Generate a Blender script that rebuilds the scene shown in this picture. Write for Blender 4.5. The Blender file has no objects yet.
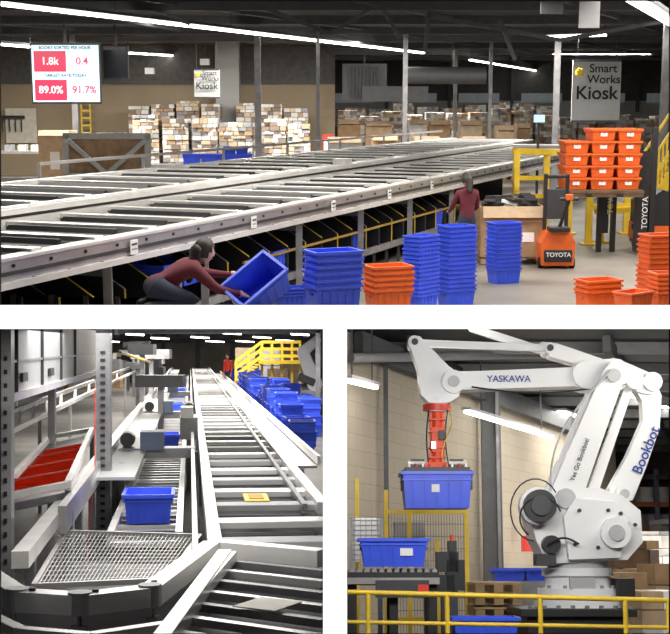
import bpy, math, random
from mathutils import Matrix, Vector
random.seed(4)
F=1300.0; CX=335.0; HY=345.0
EYE=Vector((0,0,2.1))
Z=Vector((0,0,1))

# ---------------------------------------------------------------- sites (three halls of the cut-away building)
class Site:
    def __init__(s,hor,H):
        s.th=math.atan((HY-hor)/F); s.H=H
        s.M=Matrix.Translation(EYE)@Matrix.Rotation(s.th,4,'X')@Matrix.Translation((0,0,-H))
        s.Ri=Matrix.Rotation(-s.th,3,'X')
    def ray(s,px,py): return s.Ri@Vector((px-CX,F,HY-py))
    def h(s,px,py,h):
        d=s.ray(px,py); t=(h-s.H)/d.z; return Vector((d.x*t,d.y*t,h))
    def v(s,px,py,v):
        d=s.ray(px,py); t=v/d.y; return Vector((d.x*t,v,s.H+d.z*t))
TOP=Site(97,2.8); BL=Site(345,2.1); BR=Site(565,1.6)

# ---------------------------------------------------------------- materials
MATS={}
def M(name,col,rough=.6,metal=0.,var=.12,scale=6.,emit=0.,bump=0.):
    if name in MATS: return MATS[name]
    m=bpy.data.materials.new(name); m.use_nodes=True
    nt=m.node_tree; b=nt.nodes['Principled BSDF']
    b.inputs['Roughness'].default_value=rough; b.inputs['Metallic'].default_value=metal
    c=(*col,1)
    tc=nt.nodes.new('ShaderNodeTexCoord'); n=nt.nodes.new('ShaderNodeTexNoise')
    n.inputs['Scale'].default_value=scale; n.inputs['Detail'].default_value=5
    nt.links.new(tc.outputs['Object'],n.inputs['Vector'])
    r=nt.nodes.new('ShaderNodeValToRGB')
    r.color_ramp.elements[0].position=.3; r.color_ramp.elements[1].position=.7
    r.color_ramp.elements[0].color=(*[x*(1-var) for x in col],1)
    r.color_ramp.elements[1].color=(*[min(1,x*(1+var)) for x in col],1)
    nt.links.new(n.outputs['Fac'],r.inputs['Fac']); nt.links.new(r.outputs['Color'],b.inputs['Base Color'])
    if bump:
        bp=nt.nodes.new('ShaderNodeBump'); bp.inputs['Strength'].default_value=bump
        nt.links.new(n.outputs['Fac'],bp.inputs['Height']); nt.links.new(bp.outputs['Normal'],b.inputs['Normal'])
    if emit:
        b.inputs['Emission Color'].default_value=c; b.inputs['Emission Strength'].default_value=emit
    MATS[name]=m; return m
blue=M('blue_plastic',(.05,.11,.8),.38,var=.1)
blue2=M('blue_plastic_dark',(.03,.07,.55),.45,var=.1)
orange=M('orange_plastic',(.8,.14,.022),.42,var=.1)
alu=M('brushed_aluminium',(.52,.5,.5),.3,.55,var=.15,scale=3)
alul=M('light_aluminium',(.82,.81,.79),.27,.3,var=.08,scale=3)
steel=M('galvanised_steel',(.3,.3,.31),.42,.5,var=.25,scale=4)
dsteel=M('dark_steel',(.06,.06,.065),.5,.3)
black=M('black_rubber',(.014,.014,.016),.7)
blackm=M('black_paint',(.02,.02,.022),.45)
yellow=M('yellow_paint',(.8,.55,.04),.45,var=.1)
white=M('white_paint',(.78,.79,.8),.35,var=.03)
paper=M('white_label',(.85,.85,.84),.6,var=.03)
red=M('red_paint',(.7,.05,.03),.4)
redor=M('orange_red_paint',(.85,.09,.02),.5)
belt=M('orange_red_belt_glow',(.85,.1,.03),.6,var=.35,scale=9,emit=.06)  # slight self-glow paints the red-lit look onto the belt
card=M('cardboard',(.38,.24,.13),.8,var=.18)
card2=M('cardboard_light',(.5,.36,.23),.8,var=.15)
wood=M('pallet_wood',(.42,.28,.15),.8,var=.3)
woodd=M('dark_plywood',(.13,.075,.04),.8,var=.3)
skin=M('skin',(.62,.36,.25),.55,var=.04)
hair=M('black_hair',(.018,.012,.01),.5,var=.3,scale=40)
maroon=M('maroon_cloth',(.13,.018,.03),.85,var=.15)
jeans=M('dark_denim',(.03,.04,.07),.85)
shoe=M('shoe_black',(.02,.02,.02),.6)
lip=M('lips',(.4,.12,.1),.5)
eyew=M('eye_white',(.8,.8,.8),.3)
floorm=M('concrete_floor',(.25,.23,.205),.45,var=.3,scale=.7,bump=.03)
floord=M('concrete_floor_dark',(.17,.16,.15),.5,var=.3,scale=.8)
tan=M('tan_wall_paint',(.33,.26,.175),.8,var=.12,scale=.5)
grey=M('grey_wall_paint',(.4,.4,.39),.8,var=.1,scale=.6)
dgrey=M('dark_wall_paint',(.09,.085,.08),.85,var=.2)
ceilm=M('ceiling_black',(.022,.022,.024),.9)
beamm=M('beam_dark_grey',(.085,.088,.095),.7)
tube=M('fluorescent_tube',(1,.97,.9),.4,var=0,emit=9)
panelg=M('machine_panel_grey',(.42,.42,.43),.5,var=.06)
wrap=M('shrink_wrap_white',(.62,.62,.6),.35,var=.15,scale=5)
shadeblk=M('painted_shade_black',(.02,.02,.022),.8)  # black that stands in for shade under the conveyor
scr=M('screen_glow',(.55,.75,.86),.3,var=.04,emit=.65)
scrred=M('screen_red',(.6,.04,.1),.3,var=.02,emit=.3)
whitewall=M('self_lit_wall_white',(1,1,1),.8,var=0,emit=1.0)  # emission added so the wall renders pure white, no lamp behind it

# ---------------------------------------------------------------- mesh builder
class MB:
    def __init__(s): s.v=[];s.f=[];s.mi=[];s.mats=[];s.sm=[]
    def add(s,vs,fs,mat,smooth=False):
        if mat not in s.mats: s.mats.append(mat)
        k=s.mats.index(mat); o=len(s.v)
        s.v+= [Vector(p) for p in vs]
        for f in fs: s.f.append([i+o for i in f]); s.mi.append(k); s.sm.append(smooth)
    def hexa(s,lo,hi,mat):
        s.add(list(lo)+list(hi),[(3,2,1,0),(4,5,6,7),(0,1,5,4),(1,2,6,5),(2,3,7,6),(3,0,4,7)],mat)
    def box(s,c,size,mat,R=None):
        c=Vector(c); x,y,z=[a/2 for a in size]
        q=[Vector(p) for p in((-x,-y,-z),(x,-y,-z),(x,y,-z),(-x,y,-z),(-x,-y,z),(x,-y,z),(x,y,z),(-x,y,z))]
        if R is not None: q=[R@p for p in q]
        q=[c+p for p in q]; s.hexa(q[:4],q[4:],mat)
    def bar(s,p,q,w,h,mat,up=Z):
        p=Vector(p);q=Vector(q);d=(q-p)
        if d.length<1e-6: return
        d.normalize()
        r=d.cross(up)
        if r.length<1e-3: r=d.cross(Vector((0,1,0)))
        r.normalize(); u=r.cross(d)
        a=[-r*w/2-u*h/2, r*w/2-u*h/2, r*w/2+u*h/2, -r*w/2+u*h/2]
        s.hexa([p+k for k in a],[q+k for k in a],mat)
    def cyl(s,p,q,r,mat,r2=None,n=12,smooth=True):
        p=Vector(p);q=Vector(q);d=(q-p).normalized(); r2=r if r2 is None else r2
        a=d.cross(Z)
        if a.length<1e-3: a=d.cross(Vector((0,1,0)))
        a.normalize(); b=d.cross(a)
        c=[(math.cos(2*math.pi*i/n),math.sin(2*math.pi*i/n)) for i in range(n)]
        vs=[p+a*x*r+b*y*r for x,y in c]+[q+a*x*r2+b*y*r2 for x,y in c]
        s.add(vs,[(i,(i+1)%n,n+(i+1)%n,n+i) for i in range(n)],mat,smooth)
        s.add(vs[:n],[tuple(range(n))[::-1]],mat); s.add(vs[n:],[tuple(range(n))],mat)
    def tubeline(s,pts,r,mat,n=6):
        for a,b in zip(pts[:-1],pts[1:]): s.cyl(a,b,r,mat,n=n)
    def prism(s,pts,off,mat):
        n=len(pts); off=Vector(off); a=[Vector(p) for p in pts]
        s.add(a+[p+off for p in a],[tuple(range(n)),tuple(range(2*n-1,n-1,-1))]+[(i,n+i,n+(i+1)%n,(i+1)%n) for i in range(n)],mat)
    def link(s,p,q,r1,r2,th,mat,n=8):   # rounded tapered plate in x/z plane, thickness th in y
        p=Vector(p);q=Vector(q);d=q-p; a=math.atan2(d.z,d.x); L=math.hypot(d.x,d.z)
        k=math.acos(max(-1,min(1,(r1-r2)/L))) if L>0 else math.pi/2
        P=[]
        for i in range(n+1):
            t=a+k+(2*math.pi-2*k)*i/n; P.append(p+Vector((math.cos(t)*r1,-th/2,math.sin(t)*r1)))
        for i in range(n+1):
            t=a-k+2*k*i/n; P.append(q+Vector((math.cos(t)*r2,-th/2,math.sin(t)*r2)))
        s.prism(P,(0,th,0),mat)
    def ball(s,c,r,mat,sc=(1,1,1),n=12,R=None):
        c=Vector(c);vs=[];fs=[];m=n//2+1
        for j in range(m+1):
            ph=math.pi*j/m
            for i in range(n):
                t=2*math.pi*i/n
                p=Vector((math.sin(ph)*math.cos(t)*r*sc[0],math.sin(ph)*math.sin(t)*r*sc[1],math.cos(ph)*r*sc[2]))
                if R is not None:p=R@p
                vs.append(c+p)
        for j in range(m):
            for i in range(n): fs.append((j*n+i,(j+1)*n+i,(j+1)*n+(i+1)%n,j*n+(i+1)%n))
        s.add(vs,fs,mat,True)
    def tote(s,T,mat,L=.6,W=.4,H=.32,tp=.91,th=.012,ribs=True,fill=None):
        def q(x,y,z): return T@Vector((x,y,z))
        l,w=L/2,W/2
        def ring(k,z,off=0): return [q(sx*(l*k-off),sy*(w*k-off),z) for sx,sy in((-1,-1),(1,-1),(1,1),(-1,1))]
        ob,ot,ib,it=ring(tp,0),ring(1,H),ring(tp,.02,th),ring(1,H,th)
        s.add(ob+ot+ib+it,[(3,2,1,0),(0,1,5,4),(1,2,6,5),(2,3,7,6),(3,0,4,7),(8,9,10,11),
              (9,8,12,13),(10,9,13,14),(11,10,14,15),(8,11,15,12)],mat)
        R=T.to_3x3()
        for z,o,hh in((H-.014,.02,.032),(H*.78,.01,.014)):
            k=tp+(1-tp)*z/H
            for sx in(-1,1): s.box(q(sx*(l*k+o/2),0,z),(o+.012,W*k+2*o,hh),mat,R)
            for sy in(-1,1): s.box(q(0,sy*(w*k+o/2),z),(L*k+2*o,o+.012,hh),mat,R)
        if ribs:
            for sy in(-1,1):
                for i in range(5):
                    x=-l*.72+i*l*.36
                    s.bar(q(x*tp,sy*w*tp,.01),q(x,sy*(w*.985+.004),H*.78),.014,.016,mat,up=R@Vector((1,0,0)))
            for sx in(-1,1):
                s.box(q(sx*(l*.985+.002),0,H*.64),(.012,W*.28,.03),blue2 if mat in(blue,blue2) else redor,R)
        if fill: s.add(ring(.97,H*.7,.02),[(0,1,2,3)],fill)
    def obj(s,name,Mx,bevel=0.,parent=None):
        if not s.v: return None
        xs=[p.x for p in s.v];ys=[p.y for p in s.v];zs=[p.z for p in s.v]
        c=Vector(((min(xs)+max(xs))/2,(min(ys)+max(ys))/2,min(zs)))
        me=bpy.data.meshes.new(name); me.from_pydata([p-c for p in s.v],[],s.f)
        for m in s.mats: me.materials.append(m)
        me.polygons.foreach_set('material_index',s.mi); me.polygons.foreach_set('use_smooth',s.sm); me.update()
        o=bpy.data.objects.new(name,me); bpy.context.scene.collection.objects.link(o)
        o.matrix_world=Mx@Matrix.Translation(c)
        if bevel:
            b=o.modifiers.new('bevel','BEVEL'); b.width=bevel; b.segments=2; b.limit_method='ANGLE'; b.angle_limit=.6
        return o
def text(parent,body,size,Mx,mat,ext=.002,name='lettering'):
    cu=bpy.data.curves.new(name,'FONT'); cu.body=body; cu.size=size; cu.extrude=ext; cu.align_x='CENTER'; cu.align_y='CENTER'; cu.offset=size*.012
    cu.materials.append(mat); o=bpy.data.objects.new(name,cu); bpy.context.scene.collection.objects.link(o)
    o.parent=parent; o.matrix_basis=Mx
    return o
def TR(p,rz=0,s=1): return Matrix.Translation(Vector(p))@Matrix.Rotation(rz,4,'Z')@Matrix.Scale(s,4)
RX90=Matrix.Rotation(math.pi/2,4,'X')
def area(site,p,size,energy,col=(1,.95,.87),target=None,name='ceiling_and_fill_lamp'):
    l=bpy.data.lights.new(name,'AREA'); l.shape='RECTANGLE'; l.size=size[0]; l.size_y=size[1]; l.energy=energy; l.color=col
    o=bpy.data.objects.new(name,l); bpy.context.scene.collection.objects.link(o)
    d=Vector((0,0,-1)) if target is None else (Vector(target)-Vector(p)).normalized()
    o.matrix_world=site.M@Matrix.Translation(Vector(p))@d.to_track_quat('-Z','Y').to_matrix().to_4x4()
    return o

# ---------------------------------------------------------------- people
def person(name,site,base,rz,sc,J,headR,top=maroon,pants=jeans,hairlen=.3):
    root=bpy.data.objects.new(name,None); bpy.context.scene.collection.objects.link(root)
    root.matrix_world=site.M@TR(base,rz,sc)
    names=list(J.keys()); idx={n:i for i,n in enumerate(names)}
    E=[('pelvis','spine'),('spine','chest'),('chest','neck'),('neck','head'),
       ('chest','sL'),('sL','eL'),('eL','wL'),('wL','pL'),('chest','sR'),('sR','eR'),('eR','wR'),('wR','pR'),
       ('pelvis','hL'),('hL','kL'),('kL','aL'),('aL','tL'),('pelvis','hR'),('hR','kR'),('kR','aR'),('aR','tR')]
    rad=dict(pelvis=.135,spine=.115,chest=.125,neck=.052,head=.05,sL=.068,sR=.068,eL=.045,eR=.045,wL=.03,wR=.03,pL=.034,pR=.034,
             hL=.095,hR=.095,kL=.062,kR=.062,aL=.042,aR=.042,tL=.036,tR=.036)
    vs=[Vector(J[n]) for n in names]; ed=[(idx[a],idx[b]) for a,b in E]; rr=[rad[n] for n in names]; kind=list(names)
    roots=[idx['pelvis']]; seg=[]
    for a,b in E:
        m=top
        if b in('head','pL','pR'): m=skin
        if b in('kL','kR','aL','aR','hL','hR'): m=pants
        if b in('tL','tR'): m=shoe
        seg.append((Vector(J[a]),Vector(J[b]),m,max(rad[a],rad[b])))
    for sd in 'LR':
        w=Vector(J['w'+sd]);p=Vector(J['p'+sd]);d=(p-w).normalized()
        side=d.cross(Vector((.3,.2,1))).normalized(); nn=side.cross(d)
        curl=-nn if nn.z>0 else nn
        for i in range(5):
            if i<4:
                b0=p+side*(.03-.02*i)-d*.01; L=[.036,.042,.039,.03][i]; d1=(d+curl*.35).normalized(); d2=(d*.5+curl*.9).normalized()
                pts=[b0,b0+d*.025,b0+d*.025+d1*L,b0+d*.025+d1*L+d2*L*.8]
            else:
                b0=p+side*.02-d*.03; dt=(side*.8+d*.6).normalized(); pts=[b0,b0+dt*.03,b0+dt*.05+d*.02,b0+dt*.055+d*.045+curl*.01]
            k=len(vs); roots.append(k)
            for j,q in enumerate(pts):
                vs.append(q); rr.append([.011,.010,.009,.0075][j]); 
                if j: ed.append((k+j-1,k+j)); seg.append((pts[j-1],q,skin,.012))
    me=bpy.data.meshes.new('tmp'); me.from_pydata(vs,ed,[]); o=bpy.data.objects.new('tmp',me)
    bpy.context.scene.collection.objects.link(o)
    sk=o.modifiers.new('s','SKIN'); sk.use_smooth_shade=True
    for i,r in enumerate(rr): me.skin_vertices[0].data[i].radius=(r,r*(.8 if kind[i:i+1] and kind[i] in('chest','spine','pelvis') else 1))
    for i in roots: me.skin_vertices[0].data[i].use_root=True
    ss=o.modifiers.new('u','SUBSURF'); ss.levels=2; ss.render_levels=2
    bpy.context.view_layer.update()
    m2=bpy.data.meshes.new_from_object(o.evaluated_get(bpy.context.evaluated_depsgraph_get()))
    bpy.data.objects.remove(o); m2.materials.clear(); ml=[top,pants,shoe,skin]
    for m in ml: m2.materials.append(m)
    for pl in m2.polygons:
        c=pl.center; best=None
        for a,b,m,r in seg:
            ab=b-a; t=max(0,min(1,(c-a).dot(ab)/max(1e-9,ab.length_squared))); dd=(c-(a+ab*t)).length/r
            if best is None or dd<best[0]: best=(dd,m)
        pl.material_index=ml.index(best[1]); pl.use_smooth=True
    b=bpy.data.objects.new('body',m2); bpy.context.scene.collection.objects.link(b); b.parent=root
    mb=MB(); H=Matrix.Translation(Vector(J['head']))@headR.to_4x4()
    R3=headR
    def hp(x,y,z): return H@Vector((x,y,z))
    n=20;vs=[];fs=[];m=14
    for j in range(m+1):
        ph=math.pi*j/m
        for i in range(n):
            t=2*math.pi*i/n; x=math.sin(ph)*math.cos(t);y=math.sin(ph)*math.sin(t);z=math.cos(ph)
            k=1-.28*max(0,-z)**1.3
            px_,py_,pz_=x*.074*k,y*.093*k+(.012*max(0,-z) if y>0 else 0),z*.115
            if y>.8 and abs(x)<.25 and -.35<z<.1: py_+=.016*(1-abs(x)/.25)
            vs.append(hp(px_,py_,pz_+.085))
    for j in range(m):
        for i in range(n): fs.append((j*n+i,(j+1)*n+i,(j+1)*n+(i+1)%n,j*n+(i+1)%n))
    mb.add(vs,fs,skin,True)
    for sx in(-1,1):
        mb.ball(hp(sx*.03,.083,.09),.011,eyew,R=R3,n=8); mb.ball(hp(sx*.03,.092,.09),.0055,hair,R=R3,n=6)
        mb.ball(hp(sx*.073,-.005,.075),.022,skin,(.35,.7,1.2),n=8,R=R3)
        mb.box(hp(sx*.03,.088,.11),(.03,.008,.005),hair,R3)
    mb.ball(hp(0,.104,.065),.011,skin,(1,1,1.3),n=8,R=R3)
    mb.ball(hp(0,.09,.033),.018,lip,(1.3,.4,.35),n=8,R=R3)
    vs=[];fs=[]
    for j in range(m+1):
        ph=math.pi*j/m
        for i in range(n):
            t=2*math.pi*i/n; x=math.sin(ph)*math.cos(t);y=math.sin(ph)*math.sin(t);z=math.cos(ph)
            vs.append(hp(x*.09,y*.108-.006,z*.128+.09))
    for j in range(m):
        for i in range(n):
            t=2*math.pi*(i+.5)/n; y=math.sin(math.pi*(j+.5)/m)*math.sin(t); z=math.cos(math.pi*(j+.5)/m)
            if z>.45 or y<.1-(.5 if z<-.4 else 0)+z*.5: fs.append((j*n+i,(j+1)*n+i,(j+1)*n+(i+1)%n,j*n+(i+1)%n))
    mb.add(vs,fs,hair,True)
    for i in range(9):
        t=i/8; mb.ball(hp(math.sin(t*4)*.008,-.085-.02*t,.07-hairlen*t),.066*(1-.4*t),hair,(1.2,.75,1.2),n=10,R=R3)
    ho=mb.obj('head_and_hair',Matrix.Identity(4)); ho.parent=root
    return root
def J0(**k):
    J=dict(pelvis=(0,0,.95),spine=(0,0,1.12),chest=(0,0,1.32),neck=(0,0,1.45),head=(0,.01,1.52),
      sL=(-.17,0,1.38),eL=(-.21,-.02,1.1),wL=(-.2,.06,.87),pL=(-.2,.09,.8),sR=(.17,0,1.38),eR=(.21,-.02,1.1),wR=(.2,.06,.87),pR=(.2,.09,.8),
      hL=(-.09,0,.9),kL=(-.1,.02,.5),aL=(-.1,-.02,.09),tL=(-.11,.14,.04),hR=(.09,0,.9),kR=(.1,.02,.5),aR=(.1,-.02,.09),tR=(.11,.14,.04))
    J.update(k); return J

# ================================================================= BUILDING SHELL
def fw(px,py,d=4.8): return Vector(((px-CX)/F*d,d,EYE.z+(HY-py)/F*d))
mb=MB()
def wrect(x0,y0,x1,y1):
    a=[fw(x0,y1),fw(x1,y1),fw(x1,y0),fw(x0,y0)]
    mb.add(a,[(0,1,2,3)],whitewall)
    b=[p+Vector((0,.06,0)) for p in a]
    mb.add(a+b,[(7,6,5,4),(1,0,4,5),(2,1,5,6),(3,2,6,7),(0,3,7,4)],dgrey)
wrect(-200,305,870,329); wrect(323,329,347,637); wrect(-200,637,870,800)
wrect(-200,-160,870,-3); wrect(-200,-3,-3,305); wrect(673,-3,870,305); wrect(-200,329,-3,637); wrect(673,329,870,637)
mb.obj('glow_wall_front',Matrix.Identity(4))  # added front wall, its glow makes the white gaps between the halls
mb=MB(); mb.box((0,4.9+37,-1.9),(.04,74,8.2),dgrey); mb.obj('wall_divider',Matrix.Identity(4))

# ---------------- TOP hall shell
RS=.1622
def ramp(v): return max(0,2.8-RS*v)
mb=MB(); vr=2.8/RS
mb.add([(-30,vr,0),(30,vr,0),(30,90,0),(-30,90,0),(-8,4.9,ramp(4.9)),(8,4.9,ramp(4.9)),(30,90,-.12),(-30,90,-.12),(-8,4.9,ramp(4.9)-.03),(8,4.9,ramp(4.9)-.03),(-30,vr,-.1),(30,vr,-.1)],
       [(0,1,2,3),(4,5,1,0),(8,10,11,9),(10,7,6,11)],floorm)
mb.obj('floor_upper_hall',TOP.M)
mb=MB(); mb.box((0,45,4.75),(60,82,.1),ceilm)
for v in(22,27,32,37,42,48,55,63): mb.box((0,v,4.62),(60,.12,.22),beamm)
for i in range(-5,7): mb.bar((i*4-6,10,4.66),(i*4+24,85,4.66),.08,.1,beamm)
mb.obj('ceiling_upper_hall',TOP.M)
mb=MB(); mb.box((-12,46,2.35),(24,.2,4.7),tan); mb.box((-12,45.85,3.95),(24,.1,1.2),dgrey); mb.box((-12,45.8,3.3),(24,.06,.1),beamm); mb.obj('wall_back_upper_hall',TOP.M)
mb=MB(); mb.box((12,72,2.35),(40,.2,4.7),dgrey)
mb.box((12,71.8,1.9),(40,.1,1.4),grey)
for i in range(10): mb.box((-4+i*3.4,71.7,3.3),(.18,.1,2.6),beamm); mb.box((-2.4+i*3.4,71.7,2.75),(2.2,.1,.5),M('clerestory_glass',(.3,.33,.36),.4,emit=.12))
mb.obj('wall_back_far_upper_hall',TOP.M)
mb=MB(); mb.box((-14.5,27,2.4),(.2,40,4.8),tan); mb.obj('wall_left_upper_hall',TOP.M)
mb=MB(); mb.box((21,45,2.4),(.2,60,4.8),dgrey); mb.obj('wall_right_upper_hall',TOP.M)

def tline(name,p0,p1,h,w=.12):
    a=TOP.h(*p0,h);b=TOP.h(*p1,h); m=MB()
    m.bar(a+Z*.07,b+Z*.07,w*1.6,.06,beamm); m.bar(a,b,w,.05,tube)
    n=max(2,int((b-a).length/5))
    for i in range(n+1):
        p=a.lerp(b,i/n); m.bar(p+Z*.08,(p.x,p.y,4.7),.02,.02,beamm)
    return m.obj(name,TOP.M)
tline('fluorescent_light',(-60,-3),(423,53),4.3,.13)
tline('fluorescent_light',(470,60),(574,77),4.2,.1)
tline('fluorescent_light',(628,-4),(690,34),4.2,.22)
tline('fluorescent_light',(548,37),(604,35),4.3,.25)
tline('fluorescent_light',(-5,44),(30,47),4.2,.12)
tline('fluorescent_light',(128,53),(195,57),4.2,.12)
tline('fluorescent_light',(268,64),(305,67),4.25,.12)
tline('fluorescent_light',(410,76),(452,79),4.0,.12)
mb=MB()
for (a,b) in (((378,0),(400,38)),((430,5),(425,50)),((500,20),(515,60)),((190,8),(240,10)),((60,8),(180,30)),((425,15),(560,40)),((560,40),(670,20)),((140,2),(190,24)),((260,6),(330,34)),((330,34),(378,4))):
    mb.bar(TOP.v(*a,27),TOP.v(*b,27),.06,.08,M('brace_grey',(.12,.12,.13),.6))
mb.obj('roof_bracing',TOP.M)
mb=MB()
for x0,x1 in((541,563),(580,599)):
    a=TOP.v(x0,-6,20);b=TOP.v(x1,28 if x0>570 else 14,20); mb.box(((a.x+b.x)/2,20,(a.z+b.z)/2),(b.x-a.x,.05,a.z-b.z),panelg if x0>570 else beamm)
mb.obj('hanging_baffle_board',TOP.M)
for (px,v,r) in((258,38,.09),(405,40,.07),(490,46,.06),(556,40,.09),(75,42,.09),(455,50,.07),(318,36,.05),(664,30,.08)):
    p=TOP.v(px,97,v); m=MB(); m.box((p.x,v,2.35),(r*2,.03,4.7),steel);m.box((p.x,v-.1,2.35),(r*2,.025,4.7),steel);m.box((p.x,v-.05,2.35),(.03,.1,4.7),steel); m.box((p.x,v-.05,.02),(.4,.4,.04),steel)
    m.obj('steel_column',TOP.M)

# ---------------- sorting conveyor
ve=TOP.ray(860,97); e=Vector((ve.x,ve.y,0)).normalized(); n_=Vector((e.y,-e.x,0))
def AB(a,b,h): return e*a+n_*b+Z*h
def bof(px,py,h): return TOP.h(px,py,h).dot(n_)
def aof(px,b,):
    k=(px-CX)/ (F/math.cos(TOP.th)) *1.0
    return (k*b*n_.y-b*n_.x)/(e.x-k*e.y)
hN,hF=1.35,1.5
bN0=bof(0,262,hN); bN1=bof(0,226,hN); bF0=bof(0,211,hF); bF1=bof(0,187,hF)
a0=aof(-40,bN0); a1=36.5
Rn=Matrix(((e.x,n_.x,0),(e.y,n_.y,0),(0,0,1)))
mb=MB()
tray=M('tray_black',(.018,.018,.02),.5)
def lane(b0,b1,h,sideh,a0,a1,pitch,ph=0):
    mid=(b0+b1)/2
    mb.bar(AB(a0,b0,h-sideh/2),AB(a1,b0,h-sideh/2),.05,sideh,alu)
    mb.bar(AB(a0,b0-.05,h+.015),AB(a1,b0-.05,h+.015),.18,.03,alul)
    mb.bar(AB(a0,b0+.03,h-sideh+.03),AB(a1,b0+.03,h-sideh+.03),.08,.06,alul)
    mb.bar(AB(a0,b0+.04,h-sideh*.45),AB(a1,b0+.04,h-sideh*.45),.02,.035,dsteel)
    mb.bar(AB(a0,b1,h),AB(a1,b1,h),.14,.12,alul)
    mb.bar(AB(a0,mid,h-.16),AB(a1,mid,h-.16),abs(b1-b0)-.1,.04,blackm)
    a=a0+ph; w=abs(b1-b0)
    while a<a1:
        mb.bar(AB(a,b0-.06,h+.03),AB(a,b1,h+.03),.17,.05,alul)
        c=a+pitch*.5; tw=pitch*.6
        mb.prism([AB(c-tw/2,b0-.36,h+.04),AB(c-tw/2+.06,b0-.36,h-.04),AB(c+tw/2-.06,b0-.36,h-.04),AB(c+tw/2,b0-.36,h+.04),AB(c+tw/2-.05,b0-.36,h+.04),AB(c+tw/2-.1,b0-.36,h-.01),AB(c-tw/2+.1,b0-.36,h-.01),AB(c-tw/2+.05,b0-.36,h+.04)],n_*(-(w-.6)),tray)
        mb.bar(AB(c,b0-.3,h-.03),AB(c,b0-.12,h-.03),.14,.05,steel)
        a+=pitch
lane(bN0,bN1,hN,.25,a0,a1,1.1)
lane(bF0,bF1,hF,.17,a0-1,a1+3,1.2,.4)
mb.bar(AB(a0,bN1-.02,hN+.14),AB(a1,bN1-.02,hN+.14),.05,.07,alul)
a=a0
while a<a1:
    mb.box(AB(a,bN0+.03,hN-.05),(.03,.03,.03),dsteel); mb.box(AB(a+.3,bN0+.03,hN-.2),(.03,.03,.03),dsteel)
    a+=.6
for i,px in enumerate((-20,100,200,297,360,410,452)):
    a=aof(px,bN0-.1)
    for b in(bN0-.08,bN1,bF1+.2):
        p=AB(a,b,0); mb.bar((p.x,p.y,ramp(p.y)),(p.x,p.y,hN-.2),.09,.07,steel)
    mb.bar(AB(a,bN0-.1,hN-.32),AB(a,bF1,hN-.32),.07,.12,steel)
for px in(129,252,333,390,433,470):
    a=aof(px,bN0+.05); mb.box(AB(a,bN0+.055,hN-.1),(.15,.012,.15),paper,Rn); mb.box(AB(a,bN0+.063,hN-.12),(.1,.01,.012),steel,Rn);mb.box(AB(a,bN0+.063,hN-.07),(.1,.01,.02),dsteel,Rn)
a=aof(362,bN1+.2); mb.box(AB(a,bN1-.2,hN+.2),(.4,.25,.16),alul,Rn)
mb.box(AB(a1+.2,(bN0+bN1)/2,hN-.05),(.9,abs(bN1-bN0)+.2,.35),alu,Rn)
for a in [a0+8+i*3.2 for i in range(8)]:
    mb.bar(AB(a,bF1-.1,hF),AB(a,bF1-.1,hF+.28),.05,.05,steel)
mb.bar(AB(a0+8,bF1-.1,hF+.28),AB(a1+2,bF1-.1,hF+.28),.04,.05,alu)
mb.obj('sorting_conveyor',TOP.M)

# chute rack under the conveyor
mb=MB(); a=aof(-20,bN0); aE=aof(468,bN0)
aa=a; k=0
while aa<aE:
    p=AB(aa,bN0-.2,0); r=ramp(p.y)+.02
    q=[AB(aa,bN0-.12,max(r+.1,.3)),AB(aa,bN0-.12,.78),AB(aa,bN0-.5,hN-.34),AB(aa,bN0-1.7,hN-.34),AB(aa,bN0-1.7,max(r+.1,.3))]
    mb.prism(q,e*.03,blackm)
    mb.bar(q[1]+e*.015,q[2]+e*.015,.02,.014,yellow if k%2 else steel)
    mb.bar(q[0]+e*.015,q[1]+e*.015,.024,.014,yellow if k%2==0 else dsteel)
    mb.bar((p.x,p.y,ramp(p.y)),(p.x,p.y,max(r+.1,.3)+.02),.05,.05,dsteel)
    aa+=.62; k+=1
mb.bar(AB(aof(120,bN0),bN0-.13,.36),AB(aE,bN0-.13,.36),.05,.1,steel)
mb.bar(AB(aof(250,bN0),bN0-.12,.72),AB(aE,bN0-.12,.72),.03,.03,M('amber_edge',(.4,.26,.05),.5))
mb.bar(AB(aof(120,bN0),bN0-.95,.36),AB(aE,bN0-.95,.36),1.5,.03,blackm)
mb.bar(AB(a,bN0-1.75,.75),AB(aE,bN0-1.75,.75),.03,.9,blackm)  # black back panel added to hide the bright background
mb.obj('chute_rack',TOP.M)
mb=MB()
a2=aof(300,bN1-.3); mb.bar(AB(a2,bN1-.3,.5),AB(a1,bN1-.3,.5),.04,.9,shadeblk); mb.obj('under_conveyor_shade_sheet',TOP.M)  # added dark sheet, paints the shade below the deck
mb=MB()
for px,h in((150,.62),(172,.62),(262,.45),(345,.42),(428,.42)):
    aa=aof(px,bN0-.4); p=AB(aa,bN0-.35,0); z=max(ramp(p.y)+.12,h)
    mb.tote(Matrix.Translation((p.x,p.y,z))@Rn.to_4x4(),blue,.5,.4,.3)
mb.obj('chute_totes',TOP.M)

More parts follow.
